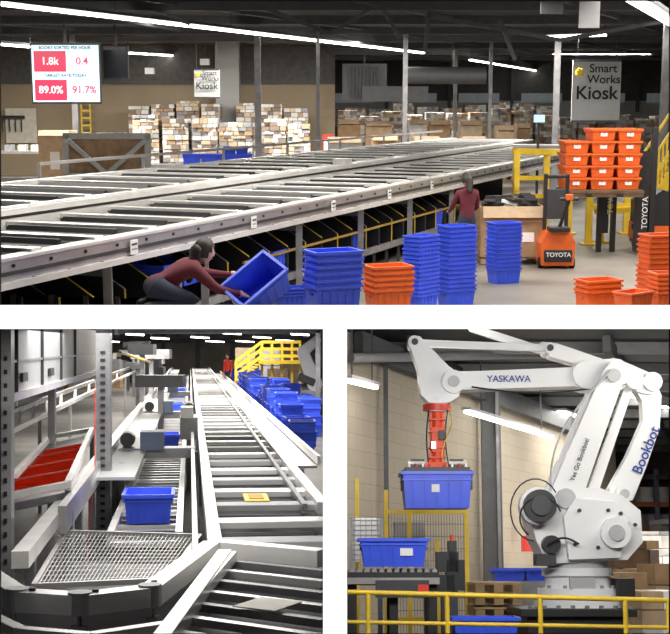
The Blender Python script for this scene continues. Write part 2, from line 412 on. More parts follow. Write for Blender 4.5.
# ---------------- tote stacks
def stack(name,site,px0,px1,ytop,v,n,rz,mat,pitch=.085,base=None,H=.32):
    xc=(site.v((px0+px1)/2,200,v)).x; top=site.v((px0+px1)/2,ytop,v).z
    wid=(px1-px0)/F*v*math.cos(site.th)*1.0
    k=wid/(.6*abs(math.cos(rz))+.4*abs(math.sin(rz)))/1.06
    z0=base if base is not None else ramp(v)
    n=max(1,int(round((top-z0-H*k)/(pitch*k)))+1); pitch=(top-z0-H*k)/max(1,n-1) if n>1 else pitch
    m=MB()
    for i in range(n): m.tote(TR((xc+random.uniform(-.008,.008),v,z0+i*pitch),rz+random.uniform(-.02,.02),k),mat)
    return m.obj(name,site.M)
stack('blue_tote_stack',TOP,302,364,250,13.6,7,.42,blue)
stack('orange_tote_stack',TOP,363,415,265,14.6,5,.35,orange)
stack('blue_tote_stack',TOP,403,441,235,16.2,8,.8,blue)
stack('blue_tote_stack',TOP,437,478,225,17.6,9,.5,blue)
stack('blue_tote_stack',TOP,487,523,222,19.8,9,.4,blue)
stack('orange_tote_stack',TOP,641,686,234,17.6,6,.25,orange)
stack('orange_tote_stack',TOP,578,626,279,16.2,2,.35,orange)
stack('orange_tote_stack',TOP,616,660,291,15.6,2,.7,orange)
stack('orange_tote_stack',TOP,652,695,272,16.0,2,.2,orange)

# woman working at the chutes, kneeling and bent forward over a tote
v=13.2; p=TOP.v(176,290,v); zr=ramp(v)
Jw=J0(pelvis=(0,-.2,.22),spine=(0,-.06,.29),chest=(0,.1,.36),neck=(0,.2,.4),head=(0,.25,.42),
   sL=(-.17,.12,.38),eL=(-.24,.34,.28),wL=(-.17,.54,.26),pL=(-.14,.61,.27),sR=(.17,.12,.38),eR=(.26,.3,.2),wR=(.2,.5,.14),pR=(.18,.57,.13),
   hL=(-.1,-.2,.2),kL=(-.15,.16,.09),aL=(-.12,-.2,.07),tL=(-.12,-.34,.05),hR=(.1,-.2,.2),kR=(.17,.16,.09),aR=(.13,-.2,.07),tR=(.13,-.34,.05))
person('kneeling_woman',TOP,(p.x,v,zr),-1.2,1.15,Jw,Matrix.Rotation(-.2,3,'X')@Matrix.Rotation(.3,3,'Z'),hairlen=.24)
m=MB()
m.tote(Matrix.Translation(TOP.v(262,296,13.3))@Matrix.Rotation(.45,4,'Z')@Matrix.Rotation(-.62,4,'Y')@Matrix.Rotation(.5,4,'X')@Matrix.Scale(.95,4),blue)
m.obj('held_blue_tote',TOP.M)
stack('blue_tote_stack',TOP,272,309,287,14.8,2,.3,blue2)

v=21; p=TOP.v(467,200,v)
Js=J0(eL=(-.23,.1,1.13),wL=(-.17,.33,1.05),pL=(-.15,.4,1.04),eR=(.24,.08,1.12),wR=(.18,.3,1.02),pR=(.16,.37,1.01))
person('standing_woman',TOP,(p.x,v,0),.35,.93,Js,Matrix.Rotation(-.3,3,'X'),hairlen=.2)

def gaylord(name,px0,px1,v,hh,dep,mat,rz=0,fill=True):
    a=TOP.v(px0,97,v);b=TOP.v(px1,97,v);w=(b.x-a.x); c=((a.x+b.x)/2,v+dep/2,0); m=MB()
    T=TR(c,rz); R=T.to_3x3()
    for sx in(-1,1): m.box(T@Vector((sx*w/2,0,.14+hh/2)),(.03,dep,hh),mat,R)
    for sy in(-1,1): m.box(T@Vector((0,sy*dep/2,.14+hh/2)),(w,.03,hh),mat,R)
    m.box(T@Vector((0,-dep/2-.02,.14+hh*.72)),(w*.9,.01,.02),card2,R)
    m.box(T@Vector((w*.25,-dep/2-.02,.14+hh*.4)),(.2,.01,.16),paper,R)
    for sy in(-1,): m.box(T@Vector((0,sy*(dep/2+.05),.14+hh-.08)),(w*.96,.02,.2),card2,R@Matrix.Rotation(sy*.4,3,'X'))
    for i in range(5): m.box(T@Vector((0,-dep/2+.08+i*(dep-.16)/4,.12)),(w,.1,.025),wood,R)
    for x in(-w/2+.05,0,w/2-.05): m.box(T@Vector((x,0,.06)),(.09,dep,.09),wood,R)
    if fill:
        for i in range(34):
            m.box(T@Vector((random.uniform(-w/2+.15,w/2-.15),random.uniform(-dep/2+.12,dep/2-.12),.14+hh-random.uniform(-.12,.1))),(.2,.28,.05),random.choice([black,blackm,paper,dsteel,black]),Matrix.Rotation(random.uniform(0,3),3,'Z')@Matrix.Rotation(random.uniform(-.4,.4),3,'X'))
    return m.obj(name,TOP.M)
gaylord('cardboard_bin',484,548,21.9,.84,1.1,card)

# orange pallet truck
m=MB(); v=21.4; p=TOP.v(563,97,v); x=p.x
m.prism([(x-.27,v,.05),(x+.27,v,.05),(x+.29,v,.45),(x+.18,v,.62),(x-.2,v,.62),(x-.29,v,.42)],(0,.6,0),orange)
m.box((x,v-.02,.22),(.46,.04,.2),blackm); m.box((x,v+.02,.66),(.34,.3,.08),blackm)
m.box((x-.18,v+.35,.95),(.06,.08,1.2),blackm);m.box((x+.18,v+.35,.95),(.06,.08,1.2),blackm);m.box((x,v+.35,1.5),(.42,.08,.06),blackm);m.box((x,v+.33,1.05),(.32,.03,.5),dsteel)
m.bar((x,v+.1,.6),(x+.12,v-.2,1.15),.05,.05,blackm); m.cyl((x-.03,v-.2,1.17),(x+.27,v-.2,1.17),.03,blackm); m.box((x+.12,v-.2,1.2),(.12,.08,.1),orange)
for sx in(-1,1):
    m.box((x+sx*.18,v+1.2,.12),(.16,1.3,.06),blackm); m.cyl((x+sx*.3,v+.15,.09),(x+sx*.22,v+.15,.09),.09,black)
o=m.obj('pallet_truck',TOP.M,.015)
text(o,'TOYOTA',.1,o.matrix_world.inverted()@TOP.M@Matrix.Translation((x,v-.06,.24))@RX90,paper)

# reach forklift with raised orange totes
m=MB(); v=23.5; c=TOP.v(642,97,v); x=c.x; sp=lambda px,py,vv=v: TOP.v(px,py,vv)
zt=sp(640,130).z
for px in(638,652):
    q=sp(px,200); m.box((q.x,v,zt/2+.05),(.1,.14,zt),blackm)
for px in(604,618):
    q=sp(px,200); m.box((q.x,v+.35,zt*.42),(.08,.14,zt*.84),blackm)
for z in(.5,1.2,zt): m.box(((sp(638,100).x+sp(652,100).x)/2,v,z),(.28,.08,.1),blackm)
m.box(((sp(638,100).x+sp(652,100).x)/2,v-.06,1.0),(.24,.03,1.7),blackm)
m.box(((sp(604,100).x+sp(618,100).x)/2,v+.3,.9),(.2,.03,1.1),blackm)
b0=sp(652,100).x
m.prism([(b0-.05,v+.1,.12),(b0+.75,v+.1,.12),(b0+.75,v+.1,1.0),(b0+.3,v+.1,1.15),(b0-.05,v+.1,.9)],(0,1.0,0),blackm)
m.box((b0+.35,v+.6,.35),(.84,1.04,.3),orange)
for i in range(4):
    px=b0+.0+(i%2)*.6; m.cyl((px,v+(.05 if i<2 else 1.0),.14),(px+.12,v+(.05 if i<2 else 1.0),.14),.14,black)
zf=sp(600,188).z; x0=sp(562,100).x; x1=sp(640,100).x
m.box(((x0+x1)/2,v-.15,zf-.03),(x1-x0+.02,.9,.05),woodd); m.box(((x0+x1)/2,v-.55,zf-.09),(x1-x0,.08,.06),woodd)
for sx in(.3,.7): m.box((x0+(x1-x0)*sx,v-.05,zf-.08),(.12,1.1,.05),blackm)
m.box(((x0+x1)/2+.1,v+.42,zf+.1),(1.2,.05,.5),dsteel)
o=m.obj('forklift',TOP.M)
for px,py,dv in((645,213,-.1),(611,198,.27)):
    q=TOP.v(px,py,v+dv); text(o,'TOYOTA',.14,o.matrix_world.inverted()@TOP.M@Matrix.Translation(q)@RX90@Matrix.Rotation(math.pi/2,4,'Z'),paper)
m=MB(); cols=3; tw=(x1-x0)/cols
for i in range(cols):
    for j in range(5):
        hh=(sp(600,128).z-zf)/5; zz=zf+j*hh
        if j==4 and i==0 : continue
        m.tote(TR((x0+tw*(i+.5),v-.18,zz),0,1),orange,tw*.9,.42,hh*.96,tp=.86)
        m.box((x0+tw*(i+.5),v-.18-.205,zz+hh*.5),(.12,.01,.06),paper)
        m.tote(TR((x0+tw*(i+.5),v+.2,zz),0,1),orange,tw*.9,.3,hh*.96,tp=.86)
m.obj('palletised_orange_totes',TOP.M)

# yellow guard gantry
m=MB()
def yp(px,py,vv=26.5): return TOP.v(px,py,vv)
for px,vv,y0 in((517,26,150),(547,26.8,152),(571,27,152),(590,25,190),(602,25.4,190),(628,27,175)):
    q=yp(px,y0,vv); m.bar((q.x,vv,0),(q.x,vv,q.z),.12,.12,yellow); m.box((q.x,vv,.02),(.3,.3,.03),yellow)
m.bar(yp(515,151,26),yp(549,152,26.8),.14,.12,yellow); m.bar(yp(547,152,26.8),yp(630,155,27),.12,.12,yellow)
m.bar(yp(517,178,26),yp(547,178,26.8),.09,.09,yellow); m.bar(yp(517,196,26),yp(547,196,26.8),.09,.09,yellow); m.bar(yp(515,166,26),yp(515,190,26),.3,.06,yellow)
m.bar(yp(590,192,25),yp(645,186,25),.12,.12,yellow); m.bar(yp(590,207,25),yp(645,205,25),.08,.08,yellow)
m.bar(yp(596,212,25),yp(640,208,25),.3,.1,yellow)
m.obj('yellow_safety_gantry',TOP.M)
m=MB(); 
for i in range(9):
    q=yp(648+i*4,205-i*6,27); m.box((q.x,27.4,q.z),(.14,1.0,.05),yellow); m.bar((q.x,26.9,q.z),(q.x,26.9,q.z+.9),.035,.035,yellow)
a=yp(648,205,27);b=yp(684,151,27)
for vv in(26.9,27.9): m.bar((a.x,vv,a.z-.08),(b.x,vv,b.z-.08),.05,.2,yellow); m.bar((a.x,vv,a.z+.9),(b.x,vv,b.z+.9),.05,.05,yellow); m.bar((a.x,vv,a.z+.45),(b.x,vv,b.z+.45),.04,.04,yellow)
m.bar((a.x,26.9,0),(a.x,26.9,a.z+.9),.06,.06,yellow); m.bar((b.x,26.9,0),(b.x,26.9,b.z),.08,.08,yellow); m.bar((a.x,27.9,0),(a.x,27.9,a.z+.9),.06,.06,yellow)
m.obj('yellow_staircase',TOP.M)

# kiosk signs
def sign(px0,py0,px1,py1,v,bd):
    a=TOP.v(px0,py0,v);b=TOP.v(px1,py1,v);m=MB();cx,cz=(a.x+b.x)/2,(a.z+b.z)/2;w=b.x-a.x;h=a.z-b.z
    m.box((cx,v,cz),(w,.06,h),bd); m.box((cx,v-.035,cz+h*.485),(w,.02,.04),dsteel);m.box((cx,v-.035,cz-h*.485),(w,.02,.04),dsteel)
    for sx in(-.4,.4): m.bar((cx+sx*w,v,cz+h/2),(cx+sx*w,v,4.7),.02,.02,dsteel)
    for i in range(7):
        t=i/7*2*math.pi; m.ball((cx-w*.36+math.cos(t)*w*.06,v-.05,cz+h*.3+math.sin(t)*w*.06),w*.035,yellow,(1,.3,1),n=6)
    m.cyl((cx-w*.36,v-.04,cz+h*.3),(cx-w*.36,v-.08,cz+h*.3),w*.05,yellow,n=10)
    o=m.obj('kiosk_sign',TOP.M)
    L=lambda x,z: Matrix.Translation((cx+x,v-.09,cz+z)); base=o.matrix_world.inverted()@TOP.M
    text(o,'Smart',w*.24,base@L(w*.12,h*.36)@RX90,black);text(o,'Works',w*.24,base@L(w*.14,h*.36-w*.22)@RX90,black);text(o,'Kiosk',w*.38,base@L(0,h*.36-w*.5)@RX90,black)
sign(194,69,220,98,40,M('sign_board_pale',(.4,.41,.42),.6,var=.03)); sign(573,60,619,122,38,M('sign_board_grey',(.5,.51,.52),.5,var=.03))
m=MB(); p=TOP.v(228,97,45.2); m.box((p.x,45.3,2.35),(.8,.7,4.7),grey); m.obj('masonry_pillar',TOP.M)
# monitors
m=MB(); v=33; a=TOP.v(30,43,v);b=TOP.v(102,104,v); cx,cz=(a.x+b.x)/2,(a.z+b.z)/2;w=b.x-a.x;h=a.z-b.z
m.box((cx,v,cz),(w,.08,h),blackm); m.box((cx,v-.045,cz),(w*.96,.01,h*.93),scr)
for sz in(.2,-.27): m.box((cx-w*.22,v-.055,cz+h*sz),(w*.46,.01,h*.34),scrred)
m.bar((cx,v,cz+h/2),(cx,v,4.7),.06,.06,dsteel); m.box((cx,v+.1,cz),(w*.3,.2,h*.3),blackm)
o=m.obj('wall_monitor',TOP.M); base=o.matrix_world.inverted()@TOP.M
dk=M('screen_text',(.05,.05,.08),.5); pp=M('screen_text_white',(.9,.9,.9),.5,emit=.6)
for tx,x,z,mm in(('1.8k',-.22,.2,pp),('0.4',.24,.2,scrred),('89.0%',-.22,-.27,pp),('91.7%',.26,-.27,scrred),('BOOKS SORTED PER HOUR',0,.42,dk),('TARGET RATE TODAY',0,-.03,dk)):
    text(o,tx,h*(.07 if len(tx)>8 else .17),base@Matrix.Translation((cx+x*w,v-.07,cz+z*h))@RX90,mm)
m=MB(); a=TOP.v(103,46,34);b=TOP.v(129,79,34); m.box(((a.x+b.x)/2,34,(a.z+b.z)/2),(b.x-a.x,.1,a.z-b.z),blackm); m.box(((a.x+b.x)/2,33.94,(a.z+b.z)/2),((b.x-a.x)*.9,.02,(a.z-b.z)*.9),M('screen_dark',(.03,.035,.05),.2)); m.bar(((a.x+b.x)/2,34,a.z),((a.x+b.x)/2,34,4.7),.05,.05,dsteel)
m.obj('wall_monitor',TOP.M)
m=MB(); a=TOP.v(533,114,33);b=TOP.v(545,123,33); m.box(((a.x+b.x)/2,33,(a.z+b.z)/2),(b.x-a.x,.06,a.z-b.z),blackm);m.box(((a.x+b.x)/2,32.95,(a.z+b.z)/2),((b.x-a.x)*.9,.02,(a.z-b.z)*.85),scr);m.bar(((a.x+b.x)/2,33.05,0),((a.x+b.x)/2,33.05,b.z),.06,.06,dsteel)
m.obj('terminal_monitor',TOP.M)
m=MB()
for px,py,v in((150,71,44),(205,62,44)): q=TOP.v(px,py,v); m.box(q,(.3,.3,.2),white); m.bar(q,q+Z*.6,.03,.03,dsteel)
m.obj('wall_floodlight',TOP.M)

bookm=[M('carton_%d'%i,c,.7,var=.15) for i,c in enumerate([(.5,.48,.45),(.6,.58,.55),(.36,.25,.16),(.26,.26,.28),(.5,.4,.28),(.2,.15,.12),(.66,.64,.62)])]
def pallet_load(px0,px1,ytop,v):
    a=TOP.v(px0,ytop,v);b=TOP.v(px1,ytop,v);w=b.x-a.x;m=MB();cx=(a.x+b.x)/2
    for i in range(3): m.box((cx-w/2+w*i/2,v+.5,.06),(.1,1.0,.09),wood)
    for i in range(5): m.box((cx,v+.05+i*.22,.12),(w,.12,.03),wood)
    top=a.z; z=.14
    while z<top-.05:
        hh=random.uniform(.09,.17); x=cx-w/2; hh=min(hh,top-z)
        while x<cx+w/2-.05:
            ww=min(random.uniform(.12,.32),cx+w/2-x); m.box((x+ww/2,v+.5+random.uniform(-.04,.04),z+hh/2),(ww*.94,1.0,hh*.9),random.choice(bookm)); x+=ww
        z+=hh
    return m.obj('book_pallet',TOP.M)
for px0,px1,yt,v in((128,149,106,44.2),(151,174,103,44.2),(176,199,101,44.2),(201,220,104,43.7),(236,256,103,44),(260,282,104,44),(284,308,107,44),(132,158,115,40.5),(162,188,119,40.5),(192,216,117,40.5),(219,252,121,41),(264,286,119,40.5),(288,310,123,40.5)):
    pallet_load(px0,px1,yt,v)
for i in range(10):
    pallet_load(338+i*22,357+i*22,109+random.uniform(-2,7),52)
for i in range(9):
    pallet_load(345+i*24,366+i*24,104+random.uniform(-2,5),62)
for i in range(6):
    pallet_load(560+i*19,577+i*19,116+random.uniform(-3,5),51.8)
def gbox(px0,px1,yt,v,mat):
    a=TOP.v(px0,yt,v);b=TOP.v(px1,yt,v);w=b.x-a.x;cx=(a.x+b.x)/2;m=MB();h=a.z-.14
    for sx in(-1,1): m.box((cx+sx*w/2,v+.5,.14+h/2),(.03,1,h),mat)
    for y in(0,1): m.box((cx,v+y,.14+h/2),(w,.03,h),mat)
    m.box((cx,v+.5,a.z-.1),(w-.05,.95,.02),random.choice(bookm)); 
    m.box((cx,v-.08,a.z-.06),(w*.95,.02,.18),card2,Matrix.Rotation(-.6,3,'X'))
    m.box((cx,v-.02,.14+h*.5),(w*.3,.01,h*.3),paper)
    for i in range(3): m.box((cx-w/2+w*i/2,v+.5,.06),(.1,1.0,.12),wood)
    return m.obj('gaylord_carton',TOP.M)
for px0,px1,yt,v,mt in((38,70,131,38,card2),(78,100,140,37,card),(328,362,138,38,wrap),(338,360,120,46.5,card),(366,392,122,46.5,card2),(372,398,136,41.4,card),(410,426,120,46.5,bookm[1]),(414,440,137,42,card2),(430,450,121,46.5,card),(461,482,121,46.5,bookm[4]),(462,486,137,42,card),(498,514,126,45,card2),(518,530,124,46,card)):
    gbox(px0,px1,yt,v,mt)
# wooden barrier with diagonal brace
m=MB(); v=30; P=lambda px,py: TOP.v(px,py,v); bs_=M('barrier_steel',(.42,.42,.42),.5)
for a,b in(((63,136),(150,136)),((63,176),(150,176)),((66,134),(66,205)),((148,134),(148,205))): m.bar(P(*a),P(*b),.1,.14,bs_)
for a,b in(((68,140),(107,174)),((146,140),(107,174))): m.bar(P(*a)-Vector((0,.04,0)),P(*b)-Vector((0,.04,0)),.06,.1,bs_)
a=P(66,136);b=P(148,178); m.box(((a.x+b.x)/2,v+.08,(a.z+b.z)/2),(b.x-a.x,.04,a.z-b.z),M('brown_plywood',(.3,.19,.11),.8,var=.3))
for px in(66,148): q=P(px,205); m.bar((q.x,v,0),(q.x,v,1.0),.12,.12,bs_)
m.obj('plywood_barrier',TOP.M)
m=MB(); v=43; a=TOP.v(-6,109,v);b=TOP.v(27,146,v); m.box(((a.x+b.x)/2-.3,45.75,(a.z+b.z)/2),((b.x-a.x)*1.05,.06,(a.z-b.z)),M('pegboard',(.62,.58,.5),.7))
for i,px in enumerate((2,9,15,21)): q=TOP.v(px,117,45.6); m.bar(q,q-Z*.5,.05,.04,dsteel); m.box(q,(.25,.05,.1),blackm)
m.obj('tool_pegboard',TOP.M)
m=MB(); q=TOP.v(10,152,40); m.box((q.x,40,q.z),(2.2,.8,.08),alu)
for sx in(-1,1):
    for sy in(-.35,.35): m.bar((q.x+sx,40+sy,0),(q.x+sx,40+sy,q.z),.07,.07,steel)
m.box((q.x,40,.4),(2.1,.7,.04),steel)
for i in range(5): m.box((q.x-.8+i*.4,40,q.z+.13),(.25,.3,.18),random.choice(bookm))
m.obj('workbench',TOP.M)
m=MB(); v=45.4; q=TOP.v(86,118,v); 
for z in range(5): m.box((q.x,v,q.z-.5+z*.25),(.3,.1,.06),yellow)
m.bar((q.x-.15,v,.1),(q.x-.15,v,q.z+.7),.05,.05,yellow); m.bar((q.x+.15,v,.1),(q.x+.15,v,q.z+.7),.05,.05,yellow); m.obj('step_ladder',TOP.M)
m=MB(); q=TOP.v(205,164,34); m.box((q.x,34,q.z-.03),(3,.8,.05),alu)
for sx in(-1.4,1.4): m.bar((q.x+sx,34,0),(q.x+sx,34,q.z),.06,.06,steel)
for px in(192,210,228,243): r=TOP.v(px,164,34); m.tote(TR((r.x,34,q.z),.1),blue,.46,.4,.26)
for px in(230,242): r=TOP.v(px,164,34); m.tote(TR((r.x,34,q.z+.24),.1),blue2,.3,.4,.2)
m.obj('tote_table',TOP.M)
m=MB(); q=TOP.v(378,97,43)
m.box((q.x-.4,45,3.3),(1.5,.6,1.2),beamm); m.cyl((q.x+.9,44,3.5),(q.x+3.6,44,3.5),.28,M('duct_dark',(.09,.09,.095),.5),n=16); m.box((q.x+.6,44.2,2.9),(2.2,.4,.5),dsteel)
for i in range(9): m.box((q.x-.9+i*.12,44.65,3.3),(.04,.05,1.0),dsteel)
m.bar((q.x-.4,45,3.9),(q.x-.4,45,4.68),.06,.06,dsteel); m.bar((q.x+2.5,44,3.7),(q.x+2.5,44,4.68),.05,.05,dsteel)
m.obj('air_handling_unit',TOP.M)
m=MB(); p=TOP.v(328,115,41)
m.box((p.x,41,.85),(.35,.5,1.6),M('cabinet_red',(.35,.03,.025),.5)); m.box((p.x,40.73,1.2),(.25,.03,.6),paper); m.box((p.x,40.72,.5),(.2,.02,.1),dsteel); m.obj('vending_cabinet',TOP.M)

area(TOP,(1,14,4.3),(8,3),450)
area(TOP,(-2,20,4.2),(10,1.2),400); area(TOP,(5.5,21,4.3),(3,6),400)
for x,v,en in((-8,38.5,680),(-1,39,650),(5,38,550),(9,30,330),(-7,30,380),(3,52,850),(11,55,700),(-4,48.5,200)):
    area(TOP,(x,v,4.55),(4,.2),en)

# ================================================================= LOWER LEFT HALL (conveyors in perspective)
mb=MB(); mb.box((-14,4.9+40,-.05),(28,80,.1),floord); mb.obj('floor_left_hall',BL.M)
mb=MB(); za=EYE.z+.0154*4.9; zb=EYE.z+.0154*17.3
mb.add([(-9,4.9,za),(9,4.9,za),(9,17.3,zb),(-9,17.3,zb),(-9,17.3,zb+.02),(9,17.3,zb+.02),(0,80,4.6),(-26,80,4.6)],[(0,3,2,1),(3,7,6,5),(0,1,2,3)],ceilm)
mb.obj('ceiling_left_hall',Matrix.Identity(4))
def cz(d): return 2.366+.0356*(d-17.3) if d>17.3 else EYE.z+.0154*d
mb=MB(); mb.box((-14,76,2.2),(28,.2,4.6),M('brown_grey_wall',(.2,.185,.165),.8,var=.3,scale=.8));  # mottled brown-grey far wall
for i in range(14): mb.box((-26+i*2,75.8,2.2),(.25,.1,4.6),beamm)
mb.box((-14,75.7,2.35),(28,.1,.25),beamm); mb.obj('wall_back_left_hall',BL.M)
mb=MB(); mb.box((-19.5,42,1.9),(.2,74,4.2),dgrey); mb.obj('wall_left_hall',BL.M)
vb=BL.ray(190,345); eb=Vector((vb.x,vb.y,0)).normalized(); nb=Vector((eb.y,-eb.x,0)); Rb=Matrix(((eb.x,nb.x,0),(eb.y,nb.y,0),(0,0,1)))
def CB(a,b,h): return eb*a+nb*b+Z*h
def ab(px,py,h): p=BL.h(px,py,h); return p.dot(eb),p.dot(nb)
def acl(b,xm=-.09): return (b*nb.x-xm)/(-eb.x)
def bcl(a,xm=-.06): return (xm-a*eb.x)/nb.x
hc=.85
mb=MB(); _,bl=ab(214,540,hc); _,br=ab(349,540,hc); A0=ab(214,548,hc)[0]; A1=70
As=max(A0,acl(br))
for b,w,s in((bl,.09,A0),(br,.09,As)):
    mb.bar(CB(s,b,hc),CB(A1,b,hc),w,.1,alul); mb.bar(CB(s,b,hc-.17),CB(A1,b,hc-.17),.05,.26,alu)
mb.bar(CB(A0,bl-.12,hc-.02),CB(A1,bl-.12,hc-.02),.04,.05,alu); mb.bar(CB(As,br-.14,hc+.02),CB(A1,br-.14,hc+.02),.04,.04,steel)
a=A0+.3
k=0
while a<A1:
    bb=min(br,bcl(a))
    mb.bar(CB(a,bl,hc-.02),CB(a,bb,hc-.02),.24,.05,alul if k%2 else panelg)
    for j in range(2): mb.cyl(CB(a+.38+j*.3,bl,hc-.07),CB(a+.38+j*.3,bb,hc-.07),.024,dsteel,n=6)
    a+=.95; k+=1
mb.bar(CB(A0,(bl+br)/2-.25,hc-.24),CB(As,(bl+br)/2-.25,hc-.24),(br-bl)-.5,.02,black)
mb.bar(CB(As,(bl+br)/2,hc-.24),CB(A1,(bl+br)/2,hc-.24),br-bl-.06,.02,black)
a=A0+1
while a<A1:
    mb.bar(CB(a,bl,0),CB(a,bl,hc-.05),.07,.07,steel)
    if a>As: mb.bar(CB(a,br,0),CB(a,br,hc-.05),.07,.07,steel)
    a+=4
a_,b_=ab(256,499,hc); mb.box(CB(a_,b_,hc+.012),(.5,.2,.012),yellow,Rb); mb.box(CB(a_,b_,hc+.02),(.3,.12,.01),M('label_dark_yellow',(.5,.33,.02),.6),Rb)
mb.obj('roller_conveyor',BL.M,.008)
m=MB(); a_,b_=ab(189,430,hc); m.box(CB(a_,b_,hc+.05),(.9,.26,.32),panelg,Rb); m.box(CB(a_-.3,b_-.03,hc+.28),(.35,.18,.16),alul,Rb); m.cyl(CB(a_+.2,b_,hc+.3),CB(a_+1,b_,hc+.3),.09,dsteel)
m.bar(CB(a_,b_,0),CB(a_,b_,hc),.07,.07,steel); m.obj('drive_motor_housing',BL.M,.01)
# turning frame in the foreground
m=MB(); pts=[ab(-25,570,hc),(ab(18,600,hc)),ab(80,604,hc),ab(150,596,hc),ab(212,549,hc)]
C=[CB(*q,hc) for q in pts]
for p,q in zip(C[:-1],C[1:]):
    m.bar(p,q,.11,.1,alul); m.bar(p-Z*.18,q-Z*.18,.05,.28,alu); 
    d=(q-p).normalized(); m.cyl(p-Z*.05,p+Z*.06,.06,panelg,n=10); m.box(p+d*.08+Z*.055,(.03,.03,.02),dsteel)
c2=[CB(*ab(*q,hc),hc) for q in((-25,612),(20,634),(90,640),(170,628),(232,556))]
for p,q in zip(c2[:-1],c2[1:]): m.bar(p,q,.06,.06,alul); m.bar(p-Z*.2,q-Z*.2,.04,.3,steel)
m.bar(CB(*ab(214,548,hc),hc),CB(*ab(322,558,hc),hc),.11,.1,alul); m.bar(CB(*ab(214,548,hc),hc-.2),CB(*ab(322,558,hc),hc-.2),.05,.28,alu)
for q in C[1:-1]+[C[-1]]: m.bar((q.x,q.y,0),(q.x,q.y,hc-.1),.08,.08,steel)
p0=CB(*ab(225,556,hc),hc);p1=CB(*ab(324,566,hc),hc);q0=CB(*ab(150,660,hc),hc);q1=CB(*ab(324,690,hc),hc)
for i in range(9):
    t=i/8; a=p0.lerp(q0,t);b=p1.lerp(q1,t); m.bar(a-Z*.04,b-Z*.04,.05,.04,alul if i%2 else steel)
m.bar(p0,q0,.08,.08,alul)
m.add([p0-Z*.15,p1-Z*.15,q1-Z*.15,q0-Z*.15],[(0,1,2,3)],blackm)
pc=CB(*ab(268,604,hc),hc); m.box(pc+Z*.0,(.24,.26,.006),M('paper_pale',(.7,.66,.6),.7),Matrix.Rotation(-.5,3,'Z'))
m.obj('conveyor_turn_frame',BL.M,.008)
# wire mesh table
m=MB(); hm=.72
c4=[BL.h(*q,hm) for q in((66,532),(200,536),(168,580),(34,586))]
for i in range(35): t=i/34; m.bar(c4[0].lerp(c4[1],t),c4[3].lerp(c4[2],t),.0045,.0045,alul)
for i in range(14): t=i/13; m.bar(c4[0].lerp(c4[3],t),c4[1].lerp(c4[2],t),.006,.005,alul)
for i in range(4): m.bar(c4[i],c4[(i+1)%4],.03,.03,alu); m.bar((c4[i].x,c4[i].y,0),c4[i],.04,.04,steel)
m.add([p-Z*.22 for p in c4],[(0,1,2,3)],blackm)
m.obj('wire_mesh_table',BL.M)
# lower return conveyor
m=MB(); hl=.5; _,b0=ab(118,520,hl);_,b1=ab(180,520,hl); s0=ab(118,540,hl)[0]
for b in(b0,b1): m.bar(CB(s0,b,hl),CB(68,b,hl),.06,.12,alul)
a=s0
k=0
while a<68: m.bar(CB(a,b0,hl-.03),CB(a,b1,hl-.03),.1,.03,steel if k%3 else alul); a+=.33; k+=1
a=s0+1
while a<66:
    for b in(b0,b1): m.bar(CB(a,b,0),CB(a,b,hl),.05,.05,steel)
    a+=5
m.bar(CB(s0,(b0+b1)/2,hl-.08),CB(68,(b0+b1)/2,hl-.08),b1-b0,.02,blackm)
m.obj('return_conveyor',BL.M)
for px,py in((147,524),(170,452),(176,415),(180,397),(183,385)):
    m=MB(); a_,_=ab(px,py,hl); m.tote(Matrix.Translation(CB(a_+.3,(b0+b1)/2,hl))@Rb.to_4x4()@Matrix.Rotation(math.pi/2,4,'Z'),blue,.42,.6,.26); m.obj('blue_tote',BL.M)
m=MB()
for py in(448,412,392):
    a_,_=ab(160,py,.85); w=b1-b0+.35
    m.bar(CB(a_,b0-.2,.8),CB(a_,b1+.15,.8),.35,.12,steel); m.box(CB(a_,(b0+b1)/2-.08,.95),(.5,.28,.22),M('blue_grey_machine',(.16,.2,.3),.5),Rb); m.cyl(CB(a_,b0-.1,.95),CB(a_+.3,b0-.1,.95),.09,dsteel)
    m.bar(CB(a_,b0-.2,0),CB(a_,b0-.2,.8),.06,.06,steel);m.bar(CB(a_,b1+.15,0),CB(a_,b1+.15,.8),.06,.06,steel)
m.obj('transfer_unit',BL.M)
# side rails left of the return lane
m=MB() 
for (px,py,w,hh,mt) in((20,560,.1,.1,alul),(62,520,.06,.2,alu),(88,480,.12,.06,alul)):
    a_,b_=ab(px,py,hc); m.bar(CB(a_ if px<70 else a_-.4,b_,hc),CB(68,b_,hc),w,hh,mt)
    a=a_+.5
    while a<60: m.bar(CB(a,b_,0),CB(a,b_,hc),.06,.06,steel); a+=3.5
a_,b_=ab(62,520,hc); b2=ab(20,560,hc)[1]
a=a_
while a<60: m.bar(CB(a,b_,hc-.05),CB(a,b2,hc-.05),.08,.06,alu); a+=1.6
_,bx=ab(120,440,hc); _,by=ab(150,440,hc)
m.bar(CB(12.5,(bx+by)/2,hc-.02),CB(68,(bx+by)/2,hc-.02),by-bx,.03,panelg)
a=14
while a<68: m.bar(CB(a,(bx+by)/2,0),CB(a,(bx+by)/2,hc),.06,.06,steel); a+=6
m.obj('side_rail_frame',BL.M)
